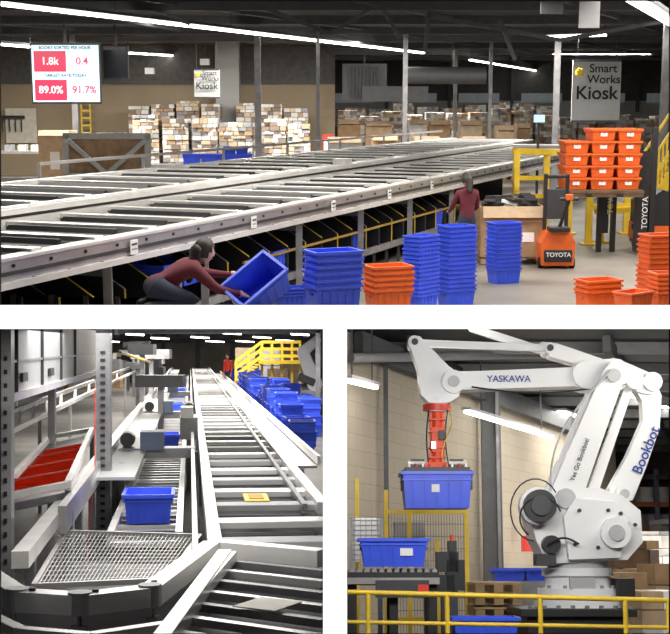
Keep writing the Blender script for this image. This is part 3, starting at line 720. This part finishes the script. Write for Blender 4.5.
# orange belt module
m=MB(); 
c4=[BL.h(*q,.95) for q in((50,442),(92,434),(68,492),(-10,508))]
m.add(c4+[p-Z*.06 for p in c4],[(0,1,2,3),(7,6,5,4),(0,3,7,4),(3,2,6,7),(2,1,5,6),(1,0,4,5)],steel)
c5=[BL.h(*q,.98) for q in((46,450),(84,443),(62,486),(0,497))]
m.add(c5+[p-Z*.02 for p in c5],[(0,1,2,3),(3,2,1,0),(7,6,5,4),(0,3,7,4),(3,2,6,7),(2,1,5,6),(1,0,4,5)],belt)
for t in(0,1): m.bar(c4[0].lerp(c4[3],t)+Z*.06,c4[1].lerp(c4[2],t)+Z*.06,.05,.05,alul)
m.bar(c4[1]+Z*.05,c4[2]+Z*.05,.05,.08,alul); m.bar(c4[0]+Z*.05,c4[3]+Z*.05,.05,.05,alul)
for t in(.22,.48,.74): m.bar(c5[0].lerp(c5[3],t)+Z*.012,c5[1].lerp(c5[2],t)+Z*.012,.02,.012,M('belt_seam_dark_red',(.25,.03,.02),.6))
for p in c4: m.bar((p.x,p.y,0),p,.05,.05,steel)
m.obj('orange_belt_module',BL.M)
m=MB()
for y0,mt,h in((436,alul,1.2),(416,steel,1.35)):
    m.bar(BL.h(-15,345+(y0-345)*205/190,h),BL.h(150,345+(y0-345)*(190-150)/190,h),.06,.06,mt)
for px in(10,40,70,100,125,140):
    p=BL.h(px,345+(436-345)*(190-px)/190,1.2); m.bar((p.x,p.y,0),p,.04,.04,panelg)
for t in range(9):
    px=5+t*14; p=BL.h(px,345+(436-345)*(190-px)/190,1.2);q=BL.h(px,345+(416-345)*(190-px)/190,1.35); m.bar(p,q,.04,.04,alul)
m.obj('accumulation_conveyor',BL.M)
# scanner tunnel cabinet
m=MB(); b_=BL.h(0,403,1.7).dot(nb); s0=BL.h(-30,345+58*220/190,1.7).dot(eb); s1=BL.h(98,373,1.7).dot(eb)
topz=lambda v: EYE.z+.0154*v-.03
m.prism([CB(s0,b_,1.7),CB(s1,b_,1.7),CB(s1,b_,topz(s1)),CB(s0,b_,topz(s0))],-nb*2.5,panelg)
m.bar(CB(s0,b_,1.72),CB(s1,b_,1.72),.08,.06,alul); m.bar(CB(s1,b_,1.6),CB(s1,b_,topz(s1)),.1,.1,alul)
for a in(s0+2,s0+3.7,s0+5.4,s0+7): m.bar(CB(a,b_+.01,1.75),CB(a,b_+.01,topz(a)),.03,.02,dsteel)
m.bar(CB(s0,b_+.012,1.98),CB(s1,b_+.012,1.98),.012,.02,steel)
for a in(s0+2.4,s0+4.4): m.box(CB(a,b_+.02,1.85),(.3,.02,.07),dsteel,Rb)
p=BL.v(104,329,13)
m.bar((p.x,13,0),(p.x,13,topz(13)),.14,.12,steel)
for i in range(26): m.box((p.x,12.93,.15+i*.075),(.045,.02,.03),blackm)
p=BL.v(6,400,8.7); m.bar((p.x,8.7,0),(p.x,8.7,topz(8.7)),.09,.09,alu)
for i in range(20): m.box((p.x+.01,8.65,.3+i*.09),(.02,.02,.03),blackm)
p=BL.v(52,400,15); m.bar((p.x,15,0),(p.x,15,1.8),.08,.08,alu)
m.cyl(BL.v(120,352,16),BL.v(150,362,24),.02,yellow)
m.obj('scanner_tunnel',BL.M)
m=MB(); p=BL.v(95,430,12.2); m.bar(p+Z*.4,p-Z*.4,.009,.009,red); m.bar(p-Z*.4,(p.x-.1,p.y,0),.009,.009,red); m.obj('red_cable',BL.M)
m=MB()
for i in range(14):
    d=24+i*3.2; px=150-i*2.2+random.uniform(-8,14); p=BL.v(px,350,d); hh=random.uniform(1.3,2.2)
    m.bar((p.x,d,0),(p.x,d,hh),.1,.1,steel); m.box((p.x,d,hh),(random.uniform(.4,.9),.5,.22),random.choice([panelg,alu,steel,dsteel,dsteel]))
m.obj('overhead_drive_units',BL.M)
for i in range(26):
    d=61+random.uniform(0,12); px=4+i*6.3 if i<18 else 238+(i-18)*8; p=BL.v(px,350,d); hh=random.uniform(.8,1.9); m=MB()
    m.box((p.x,d,hh*.25+.14),(1.05,1.05,hh*.5),random.choice(bookm+[card,card2])); m.box((p.x,d,hh*.75+.14),(1.0,1.0,hh*.46),random.choice(bookm+[card,card2])); m.box((p.x,d,.07),(1.1,1.1,.14),wood)
    m.obj('carton_pallet',BL.M)
# rows of blue totes on the right
_,bt=ab(300,452,.0)
for r in range(34):
    d=19+r*1.35; m=MB()
    if 51<d<53.2: continue
    for row in range(3):
        bb=bt-.05+row*.64
        if CB(d,bb+.4,0).x>-.1: continue
        if row==2 and 33<d<35.5: continue
        for j in range(3+random.randint(0,2) if row<2 else 2): m.tote(Matrix.Translation(CB(d,bb,j*.19))@Rb.to_4x4()@Matrix.Rotation(random.uniform(-.1,.1),4,'Z'),random.choice([blue,blue,blue2]),.62,.46,.3,ribs=r<8)
    m.obj('blue_tote_stack',BL.M)
m=MB(); a_=acl(br+.6)
d=a_
while d<64: p=CB(d,br+.3,0); m.bar(p,p+Z*.64,.05,.05,steel); d+=3
m.bar(CB(a_,br+.28,.66),CB(66,br+.28,.66),.4,.03,alu); m.bar(CB(a_,br+.5,.74),CB(66,br+.5,.74),.04,.1,alul)
m.obj('outfeed_shelf',BL.M)
# yellow stairs / platform
m=MB(); v=52; P=lambda px,py: BL.v(px,py,v)
for px in(262,272,282,292,300): q=P(px,342); m.bar((q.x,v,0),(q.x,v,q.z),.1,.1,yellow)
for py in(342,349,356): m.bar(P(262,py),P(301,py),.12,.12,yellow); m.bar(P(262,py),P(236,py+19),.12,.12,yellow)
m.bar(P(260,362),P(301,362),1.0,.14,yellow)
for i in range(8): q=P(262-i*3.3,362+i*2.6); m.box(q,(.25,.9,.06),yellow)
for px,py in((236,361),(249,352)): q=P(px,py); m.bar((q.x,v,0),q,.1,.1,yellow)
m.obj('yellow_platform_stairs',BL.M)
m=MB(); v=34; P=lambda px,py: BL.v(px,py,v)
m.cyl((P(313,400).x,v,0),(P(313,400).x,v,.55),.36,dsteel,n=16); m.cyl((P(313,400).x,v,.55),(P(313,400).x,v,.9),.28,panelg,n=16)
m.link(P(315,384),P(303,352),.2,.15,.25,white); m.link(P(303,352),P(317,340),.15,.12,.22,white); m.bar(P(298,376),P(315,383),.3,.2,dsteel)
m.obj('robot_arm',BL.M,.02)
person('warehouse_worker',BL,(BL.v(228,345,56).x,56,0),2.6,1,J0(),Matrix.Rotation(-.1,3,'X'),top=red)
m=MB()
for i,(px,py,v) in enumerate(((20,336,50),(80,338,60),(135,334,48),(232,333,52),(262,337,62),(300,334,50),(200,337,66),(215,341,70),(110,341,70),(160,338,64),(245,341,72),(285,340,72))):
    a=BL.v(px-9,py,v);b=BL.v(px+9,py+1,v); m.bar(a,b,.16,.06,tube); m.bar(a+Z*.06,b+Z*.06,.25,.05,beamm)
    m.bar(a+Z*.06,(a.x,a.y,cz(v)),.02,.02,beamm)
m.obj('fluorescent_light_row',BL.M)
m=MB()
for v in(32,42,54):
    z=BL.v(0,335,v).z; m.box((-v*.14,v,z+.1),(v*.26,.12,.1),beamm)
    for px in(15,318): p=BL.v(px,345,v); m.bar((p.x,v,0),(p.x,v,z+.1),.12,.12,steel)
m.obj('steel_portal_frames',BL.M)
area(BL,(-.9,7.5,EYE.z+.05),(1.6,1.2),40,(1,.97,.93)); area(BL,(-1.6,12,EYE.z+.12),(2.4,3),92,(1,.97,.93))
area(BL,(-2.4,20,cz(20)-.05),(4.4,4),260)
for d in(28,38,50,62): area(BL,(-d*.11,d,cz(d)-.15),(6,4),600)  # unseen lamps added under the ceiling to brighten the far end

# ================================================================= LOWER RIGHT HALL (palletising robot)
mb=MB(); mb.box((10,24,-.05),(20,38,.1),floord); mb.obj('floor_right_hall',BR.M)
mb=MB(); mb.box((11,29,4.75),(22,24.5,.1),M('roof_deck',(.1,.103,.108),.8))
for v in range(18,40,2): mb.box((11,v,4.6),(22,.1,.16),M('roof_beam',(.26,.265,.27),.6))
for i in range(6): 
    a=Vector((1+i*2.6,17,4.5));b=Vector((1+i*2.6+6,36,4.5)); mb.bar(a,b,.1,.22,beamm)
mb.obj('ceiling_right_hall',BR.M)
wr=BR.ray(940,565); ew=Vector((wr.x,wr.y,0)).normalized(); ang=math.atan2(ew.y,ew.x)
bm=bpy.data.materials.new('painted_block_wall'); bm.use_nodes=True; nt=bm.node_tree; bs=nt.nodes['Principled BSDF']; bs.inputs['Roughness'].default_value=.8
tc=nt.nodes.new('ShaderNodeTexCoord'); sx=nt.nodes.new('ShaderNodeSeparateXYZ'); cx_=nt.nodes.new('ShaderNodeCombineXYZ'); bk=nt.nodes.new('ShaderNodeTexBrick')
nt.links.new(tc.outputs['Object'],sx.inputs[0]); nt.links.new(sx.outputs['X'],cx_.inputs['X']); nt.links.new(sx.outputs['Z'],cx_.inputs['Y']); nt.links.new(cx_.outputs[0],bk.inputs['Vector'])
bk.inputs['Scale'].default_value=1; bk.inputs['Brick Width'].default_value=.5; bk.inputs['Row Height'].default_value=.2; bk.inputs['Mortar Size'].default_value=.005
bk.inputs['Color1'].default_value=(.48,.42,.33,1);bk.inputs['Color2'].default_value=(.45,.39,.3,1);bk.inputs['Mortar'].default_value=(.36,.31,.24,1)
nt.links.new(bk.outputs['Color'],bs.inputs['Base Color'])
me=bpy.data.meshes.new('wall_block'); L=15;H=4.45
me.from_pydata([(x,y,z) for x in(0,L) for y in(0,.2) for z in(0,H)],[],[(0,4,5,1),(2,3,7,6),(0,1,3,2),(4,6,7,5),(1,5,7,3),(0,2,6,4)])
me.materials.append(bm); o=bpy.data.objects.new('wall_block_right_hall',me); bpy.context.scene.collection.objects.link(o)
o.matrix_world=BR.M@Matrix.Translation((.05,15.6,0))@Matrix.Rotation(ang,4,'Z')
mb=MB(); mb.box((8,35,2.3),(16,.2,4.8),M('far_wall_brown',(.13,.11,.09),.85,var=.2,scale=1))
for i in range(8): mb.box((4+i*1.5,34.85,2.3),(.12,.1,4.6),beamm)
mb.obj('wall_back_right_hall',BR.M)
mb=MB(); mb.box((10.5,22,2),(.2,28,4),dgrey); mb.obj('wall_right_right_hall',BR.M)
def wl(t,z,off=-.12):
    nn=Vector((ew.y,-ew.x,0)); return Vector((.05,15.6,z))+ew*t+nn*(-off)
def tw(px):
    k=(px-CX)/(F/math.cos(BR.th)); return (k*15.6-.05)/(ew.x-k*ew.y)
m=MB(); t=tw(481); m.bar(wl(t,0,-.2),wl(t,4.4,-.2),.3,.12,M('door_track_grey',(.16,.17,.18),.6)); m.bar(wl(t,0,-.3),wl(t,4.4,-.3),.05,.14,steel)
m.obj('wall_column',BR.M)
m=MB(); t=tw(378); m.bar(wl(t,0),wl(t,4.4),.06,.06,beamm)
m.bar(wl(tw(350),4.3),wl(tw(600),4.3),.12,.3,beamm)
m.obj('trim_wall_conduit',BR.M)
m=MB(); t=tw(513); m.box(wl(t,1.95,-.24),(.16,.12,.26),red);m.box(wl(t,1.95,-.32),(.08,.04,.1),paper); m.obj('fire_alarm_box',BR.M)
def bline(p0,v0,p1,v1,w=.06):
    a=BR.v(*p0,v0);b=BR.v(*p1,v1);m=MB(); m.bar(a,b,w,.03,tube);m.bar(a+Z*.05,b+Z*.05,w*2.2,.04,panelg)
    for t in(.15,.85): p=a.lerp(b,t); m.bar(p,(p.x,p.y,4.7),.02,.02,beamm)
    m.obj('fluorescent_light',BR.M)
bline((466,412),17.5,(552,438),22,.06); bline((347,381),14,(376,388),16,.05); bline((610,388),22,(680,412),27,.14); bline((560,412),24,(600,424),28,.1); bline((470,350),21,(560,372),27,.1)
bm2=M('roof_girder_grey',(.24,.24,.25),.6)
m=MB(); m.cyl(BR.v(350,358,15),BR.v(670,352,24),.06,M('pipe_grey',(.24,.24,.25),.5)); m.bar(BR.v(545,345,20),BR.v(670,395,24),.14,.2,bm2); m.bar(BR.v(440,335,18),BR.v(680,350,22),.12,.18,bm2)
m.bar(BR.v(560,400,26),BR.v(670,372,26),.1,.14,bm2); m.bar(BR.v(560,400,26),BR.v(600,376,26),.08,.1,bm2); m.bar(BR.v(350,345,17),BR.v(470,372,22),.1,.14,bm2); m.obj('roof_girder',BR.M)

# ---- palletising robot
V=13.5
def R_(px,py,dv=0.): 
    q=BR.v(px,py,V); return Vector((q.x,V+dv,q.z))
m=MB(); rw=M('robot_white',(.84,.845,.85),.3,var=.02); rg=M('robot_joint_grey',(.46,.47,.48),.4)
c=R_(578,600)
m.cyl((c.x,V,R_(0,598).z),(c.x,V,R_(0,588).z),.41,rw,n=28); m.cyl((c.x,V,R_(0,588).z),(c.x,V,R_(0,576).z),.33,rw,.33,n=28); m.cyl((c.x,V,R_(0,576).z),(c.x,V,R_(0,568).z),.36,rw,n=28); m.cyl((c.x,V,R_(0,568).z),(c.x,V,R_(0,558).z),.3,rg,n=28)
m.box((c.x+.43,V-.15,R_(0,588).z),(.18,.3,.2),blackm); m.box((c.x-.02,V-.36,R_(0,583).z),(.25,.06,.12),panelg)
for i in range(12):
    t=i*math.pi/6; m.cyl((c.x+math.cos(t)*.37,V+math.sin(t)*.37,R_(0,588).z),(c.x+math.cos(t)*.37,V+math.sin(t)*.37,R_(0,585).z),.02,steel,n=6)
m.prism([R_(*q,-.3) for q in((543,564),(532,542),(524,512),(532,498),(552,491),(592,489),(616,497),(634,512),(636,543),(621,560))],(0,.6,0),rw)
m.prism([R_(*q,-.4) for q in((562,560),(557,518),(568,500),(606,503),(620,522),(612,558))],(0,.12,0),rw)
m.cyl(R_(606,534,-.4),R_(606,534,-.5),.15,rw,n=20); m.cyl(R_(606,534,-.5),R_(606,534,-.53),.08,rg,n=16)
m.cyl(R_(532,508,-.3),R_(532,508,-.46),.19,rw,n=24); m.cyl(R_(532,508,-.46),R_(532,508,-.58),.16,blackm,n=24); m.cyl(R_(532,508,-.58),R_(532,508,-.62),.1,dsteel,n=16)
m.cyl(R_(545,545,-.3),R_(545,545,-.44),.09,blackm,n=16); m.box(R_(540,560,-.3),(.2,.2,.12),dsteel)
for q in((572,512),(600,512),(590,548),(626,526),(568,545),(612,515)): m.cyl(R_(*q,-.4),R_(*q,-.425),.02,dsteel,n=8)
for dv in(-.26,.26):
    m.link(R_(560,500,dv),R_(607,380,dv),.16,.115,.09,rw)
m.link(R_(560,500),R_(607,380),.1,.08,.44,rw)
m.cyl(R_(560,500,-.31),R_(560,500,-.36),.1,rg,n=20); m.cyl(R_(607,380,-.31),R_(607,380,-.36),.07,rg,n=20)
m.link(R_(588,500,-.1),R_(628,384,-.1),.055,.045,.07,rw)
m.prism([R_(*q,.05) for q in((644,373),(655,376),(663,395),(661,428),(647,468),(634,500),(614,502),(610,488),(628,456),(644,420),(643,400),(636,388))],(0,.16,0),rw)
m.cyl(R_(624,494,.04),R_(624,494,-.02),.09,rw,n=16); m.cyl(R_(624,494,-.02),R_(624,494,-.04),.05,rg,n=16)
m.link(R_(612,377),R_(584,377),.17,.15,.36,rw); m.prism([R_(*q,-.13) for q in((600,364),(570,369),(470,373),(450,373),(446,392),(470,391),(572,388),(606,394))],(0,.26,0),rw)
m.cyl(R_(612,377,-.3),R_(612,377,.34),.13,rw,n=24)
m.cyl(R_(630,384,-.26),R_(630,384,.26),.09,rw,n=20)
m.link(R_(614,372,.1),R_(650,384,.1),.15,.11,.2,rw)
m.prism([R_(*q,-.12) for q in((411,338),(419,338),(448,368),(462,378),(458,398),(448,404),(428,404),(420,396),(417,370),(410,350))],(0,.24,0),rw)
m.cyl(R_(452,384,-.2),R_(452,384,.2),.12,rw,n=20); m.cyl(R_(452,384,-.2),R_(452,384,-.22),.06,rg,n=20); m.cyl(R_(414,344,-.14),R_(414,344,.14),.07,rw,n=16); m.cyl(R_(414,344,-.16),R_(414,344,-.14),.035,dsteel,n=12)
m.cyl(R_(437,398),R_(437,412),.13,rw,.1,n=20)
m.link(R_(416,344,-.05),R_(548,349,-.05),.036,.036,.07,rw); m.link(R_(474,326,.14),R_(548,350,.14),.04,.04,.07,rw)
m.prism([R_(*q,-.1) for q in((540,343),(556,345),(600,360),(612,370),(590,370),(548,358))],(0,.2,0),rw); m.cyl(R_(548,350,-.14),R_(548,350,.2),.06,rw,n=16); m.cyl(R_(548,350,-.16),R_(548,350,-.14),.035,dsteel,n=12)
m.link(R_(548,348,.2),R_(652,380,.2),.04,.045,.08,rw); m.cyl(R_(652,382,-.05),R_(652,382,.28),.1,rw,n=18)
m.tubeline([R_(545+i/14*60-20*math.sin(i/14*3.1),500-i/14*125,-.36) for i in range(15)],.013,rg)
m.tubeline([R_(532+20*math.cos(i/15*math.pi*1.2+2.2),520+20*math.sin(i/15*math.pi*1.2+2.2),-.58) for i in range(16)],.01,black)
m.tubeline([R_(528+24*math.cos(i/15*math.pi*1.3+1.6),512+30*math.sin(i/15*math.pi*1.3+1.6),-.5) for i in range(16)],.008,black)
m.tubeline([R_(470+i*9.2,389+6*math.sin(i/14*3.14),-.17) for i in range(15)],.01,black)
m.tubeline([R_(540+i*3,545-6*math.sin(i/10*3.14),-.5) for i in range(11)],.012,black)
# gripper: flanged post, air lines, valves, clamp frame
m.cyl(R_(437,405),R_(437,411),.15,red,n=16); m.cyl(R_(437,411),R_(437,466),.05,redor,n=12)
for sx in(-1,1): m.bar(R_(437+sx*6,411),R_(437+sx*6,466),.022,.03,redor)
m.box(R_(437,440),(.12,.12,.26),redor); 
for y in(420,432,448,458): m.box(R_(437,y),(.17,.15,.02),red)
m.box(R_(441,436,-.08),(.06,.05,.1),dsteel); m.box(R_(433,446,-.08),(.05,.04,.08),alul)
m.tubeline([R_(429-3*math.sin(i/10*3.14),406+i*6.5,-.09) for i in range(11)],.009,black)
m.tubeline([R_(446+5*math.sin(i/10*6.28),406+i*6.5,-.09) for i in range(11)],.007,yellow)
m.tubeline([R_(449-4*math.sin(i/10*3.14),402+i*6.8,-.05) for i in range(11)],.007,black)
zt=R_(0,471).z; c=R_(436,471)
m.box((c.x,V,zt),(.66,.46,.05),dsteel); 
for sx in(-1,1):
    m.box((c.x+sx*.34,V,zt-.1),(.04,.34,.2),dsteel); m.box((c.x+sx*.2,V-.12,zt+.06),(.14,.1,.1),blackm); m.cyl((c.x+sx*.12,V-.16,zt+.07),(c.x+sx*.3,V-.16,zt+.07),.025,alul,n=8)
    for i in range(4): m.cyl((c.x+sx*(.08+.07*i),V-.2,zt),(c.x+sx*(.08+.07*i),V-.2,zt+.06),.016,alul if i%2 else red,n=8)
m.box((c.x-.05,V-.05,zt+.05),(.3,.2,.06),redor)
o=m.obj('palletising_robot',BR.M,.018)
base=o.matrix_world.inverted()@BR.M
navy=M('navy_lettering',(.02,.05,.3),.5)
text(o,'YASKAWA',.095,base@Matrix.Translation(R_(507,381,-.145))@RX90,navy)
text(o,'Bookbot',.15,base@Matrix.Translation(R_(647,450,.035))@Matrix.Rotation(-1.15,4,'Y')@RX90,navy)
text(o,'Yes Go Bookbot!',.065,base@Matrix.Translation(R_(574,462,-.325))@Matrix.Rotation(-1.19,4,'Y')@RX90,dsteel)
m=MB(); q=R_(436,509); m.tote(TR((q.x,V,q.z),0),blue,.7,.48,.37,tp=.92); m.box((q.x-.02,V-.235,q.z+.2),(.08,.02,.08),paper); m.obj('gripped_blue_tote',BR.M)
m=MB(); a=R_(513,607);b=R_(625,607)
m.box(((a.x+b.x)/2,V,a.z-.04),(b.x-a.x,1.1,.08),blackm); m.box(((a.x+b.x)/2,V,(a.z-.08)/2),(b.x-a.x-.15,.95,a.z-.08),blackm)
for i in range(8): m.cyl((a.x+.1+i*.14,V-.5,a.z),(a.x+.1+i*.14,V-.5,a.z+.03),.025,steel,n=6)
c=R_(578,600); m.cyl((c.x,V,a.z),(c.x,V,R_(0,598).z),.45,rw,n=28)
m.obj('robot_pedestal',BR.M,.01)

m=MB(); v=11.6; P=lambda px,py,vv=v: BR.v(px,py,vv)
m.cyl(P(346,592),P(690,601),.022,yellow); m.cyl(P(346,622),P(690,628),.018,yellow)
for px in(368,447,540,625,668): q=P(px,592+(px-335)*.025); m.cyl((q.x,v,0),q,.022,yellow)
m.obj('yellow_guard_railing',BR.M)
m=MB(); v=15
for px,yt in((386,490),(409,500),(437,540),(466,508),(357,478)): q=BR.v(px,yt,v); m.box((q.x,v,q.z/2),(.045,.045,q.z),yellow)
a=BR.v(386,492,v);b=BR.v(466,512,v)
m.box(((a.x+b.x)/2,v,b.z),(b.x-a.x,.04,.04),yellow); m.box(((a.x+b.x)/2,v,1.0),(b.x-a.x,.04,.04),yellow)
for i in range(30): x=a.x+(b.x-a.x)*i/29; m.bar((x,v,.3),(x,v,b.z),.004,.004,dsteel)
for i in range(14): z=.4+(b.z-.4)*i/13; m.bar((a.x,v,z),(b.x,v,z),.004,.004,dsteel)
m.obj('yellow_safety_fence',BR.M)
m=MB(); a=BR.v(352,518,14.6);b=BR.v(380,562,14.6); m.box(((a.x+b.x)/2,14.6,(a.z+b.z)/2),(b.x-a.x,.05,a.z-b.z),alul)
for i in range(9): m.box(((a.x+b.x)/2,14.56,b.z+(a.z-b.z)*(i+.5)/9),(b.x-a.x,.03,.008),steel)
for i in range(5): m.box((a.x+(b.x-a.x)*(i+.5)/5,14.56,(a.z+b.z)/2),(.008,.03,a.z-b.z),steel)
for s in(a.x,b.x): m.bar((s,14.6,0),(s,14.6,a.z),.05,.05,steel)
a=BR.v(395,522,15.2);b=BR.v(425,560,15.2); m.box(((a.x+b.x)/2,15.2,(a.z+b.z)/2),(b.x-a.x,.05,a.z-b.z),panelg); m.bar((a.x,15.2,0),(a.x,15.2,a.z),.04,.04,steel);m.bar((b.x,15.2,0),(b.x,15.2,b.z),.04,.04,steel)
m.obj('wire_partition_panel',BR.M)
m=MB(); v=12.8; a=BR.v(347,572,v);b=BR.v(436,572,v); 
m.box(((a.x+b.x)/2,v,a.z-.06),(b.x-a.x,.8,.12),blackm); m.box(((a.x+b.x)/2,v-.41,a.z-.08),(b.x-a.x,.03,.06),alu)
for i in range(12): x=a.x+.04+(b.x-a.x-.08)*i/11; m.cyl((x,v-.36,a.z+.01),(x,v+.36,a.z+.01),.025,steel,n=8)
for px in(352,392,430): q=BR.v(px,572,v); m.box((q.x,v-.3,q.z/2-.05),(.08,.08,q.z-.1),blackm); m.box((q.x,v+.3,q.z/2-.05),(.08,.08,q.z-.1),blackm)
m.box((BR.v(400,590,v).x,v-.43,BR.v(400,588,v).z),(.5,.06,.16),dsteel); m.box((BR.v(420,590,v).x,v-.44,BR.v(400,588,v).z),(.1,.06,.08),red)
m.obj('infeed_conveyor',BR.M)
m=MB(); q=BR.v(393,571,v); m.tote(TR((q.x,v,q.z+.04),0),blue,.64,.46,.27,tp=.88); m.box((q.x+.12,v-.225,q.z+.18),(.12,.02,.07),paper); m.obj('blue_tote',BR.M)
m=MB(); v=13.2; 
for px,py,w,hh in((447,562,.22,.2),(455,575,.18,.3),(441,585,.25,.2),(452,556,.08,.3)): q=BR.v(px,py,v); m.box(q,(w,.2,hh),blackm)
q=BR.v(449,590,v); m.box((q.x,v,q.z/2),(.16,.16,q.z),dsteel); q=BR.v(452,545,v); m.cyl(q,q+Z*.1,.022,redor); m.cyl(q-Z*.1,q,.022,yellow); m.obj('control_station',BR.M)
m=MB(); v=14.6; a=BR.v(470,583,v);b=BR.v(517,583,v);cx=(a.x+b.x)/2;w=b.x-a.x; z=0
while z<a.z-.1:
    for i in range(3): m.box((cx-w/2+.06+(w-.12)*i/2,v,z+.05),(.1,.9,.08),wood)
    for i in range(5): m.box((cx,v-.4+i*.2,z+.105),(w,.12,.022),wood)
    z+=.13
m.obj('wooden_pallet_stack',BR.M)
m=MB(); v=15.6; q=BR.v(522,581,v); m.box((q.x,v,q.z/2),(.75,.5,q.z-.0),steel)
for dx in(-.17,.2): m.tote(TR((q.x+dx,v,q.z),0),blue,.36,.4,.15)
m.obj('blue_tote_table',BR.M)
m=MB(); q=BR.v(484,634,12.6); m.tote(TR((q.x,12.6,q.z-.1),0),blue,.6,.4,.26)
m.box((q.x,12.6,(q.z-.1)/2),(.5,.3,q.z-.1),steel); m.obj('blue_tote_stand',BR.M)
def load(px0,px1,yt,v,mats,name):
    a=BR.v(px0,yt,v);b=BR.v(px1,yt,v);w=b.x-a.x;cx=(a.x+b.x)/2;m=MB();z=.14
    for i in range(3): m.box((cx-w/2+.06+(w-.12)*i/2,v,.06),(.1,1.0,.1),wood)
    m.box((cx,v,.125),(w,1.0,.03),wood)
    while z<a.z-.04:
        hh=min(random.uniform(.12,.3),a.z-z);x=cx-w/2
        while x<cx+w/2-.04: ww=min(random.uniform(.2,.5),cx+w/2-x); m.box((x+ww/2,v,z+hh/2),(ww*.97,.95+random.uniform(-.05,.05),hh*.95),random.choice(mats)); x+=ww
        z+=hh
    m.obj(name,BR.M)
load(606,650,541,18,[card,woodd,bookm[3],black,bookm[5]],'carton_load'); load(628,664,532,22,bookm,'carton_load'); load(645,690,560,16,[card2,card,card,bookm[1]],'carton_load'); load(602,640,572,15.6,[wood,card,dsteel],'carton_load')
load(655,700,520,25,[blackm,dsteel,bookm[3]],'carton_load'); load(630,675,590,14.2,[bookm[1],card2,paper],'carton_load')
m=MB(); v=33
for px in(604,628,652,676): q=BR.v(px,470,v); m.box((q.x,v,q.z/2),(.12,.8,q.z),M('rack_blue_grey',(.12,.14,.18),.5))
for py in(478,505,532): a=BR.v(602,py,v);b=BR.v(680,py,v); m.box(((a.x+b.x)/2,v,a.z),(b.x-a.x,.8,.12),M('rack_beam_rust',(.4,.1,.04),.5) if py!=478 else dsteel)
for i in range(10): q=BR.v(606+i*7.5,502 if i%2 else 529,v); m.box((q.x,v,q.z+.15),(.5,.6,.42),random.choice(bookm))
m.obj('storage_rack',BR.M)
area(BR,(1.2,9.5,3.2),(3.0,.8),145,(1,.98,.95),target=(1.9,13.5,1.9)); area(BR,(3.4,15,4.3),(3,1.5),95,(1,.96,.9),target=(2.2,16.5,1.5))  # front lamp is an added fill aimed at the robot, out of view
area(BR,(1.2,14.3,4.1),(.8,2),34); area(BR,(6,24,4.4),(4,2),200); area(BR,(3.8,12.0,3.7),(1.5,.6),36,target=(2.5,13.4,2.6)); area(BR,(4,20,4.4),(2,2),80)
area(BR,(5,21,1.2),(3,2),70,target=(5,22,4.7),name='roof_fill_light')  # fill added to brighten the roof from below, no fixture there

# ---------------------------------------------------------------- world, camera
w=bpy.data.worlds.new('world'); bpy.context.scene.world=w; w.use_nodes=True
w.node_tree.nodes['Background'].inputs[0].default_value=(.8,.88,1,1); w.node_tree.nodes['Background'].inputs[1].default_value=.03
cam=bpy.data.cameras.new('camera'); co=bpy.data.objects.new('camera',cam); bpy.context.scene.collection.objects.link(co)
co.location=EYE; co.rotation_euler=(math.pi/2,0,0); cam.lens=F*36/670; cam.sensor_width=36; cam.shift_y=28/670; cam.clip_end=300; cam.clip_start=.05
bpy.context.scene.camera=co
sc=bpy.context.scene; sc.view_settings.view_transform='Standard'; sc.view_settings.look='None'; sc.view_settings.exposure=0.2
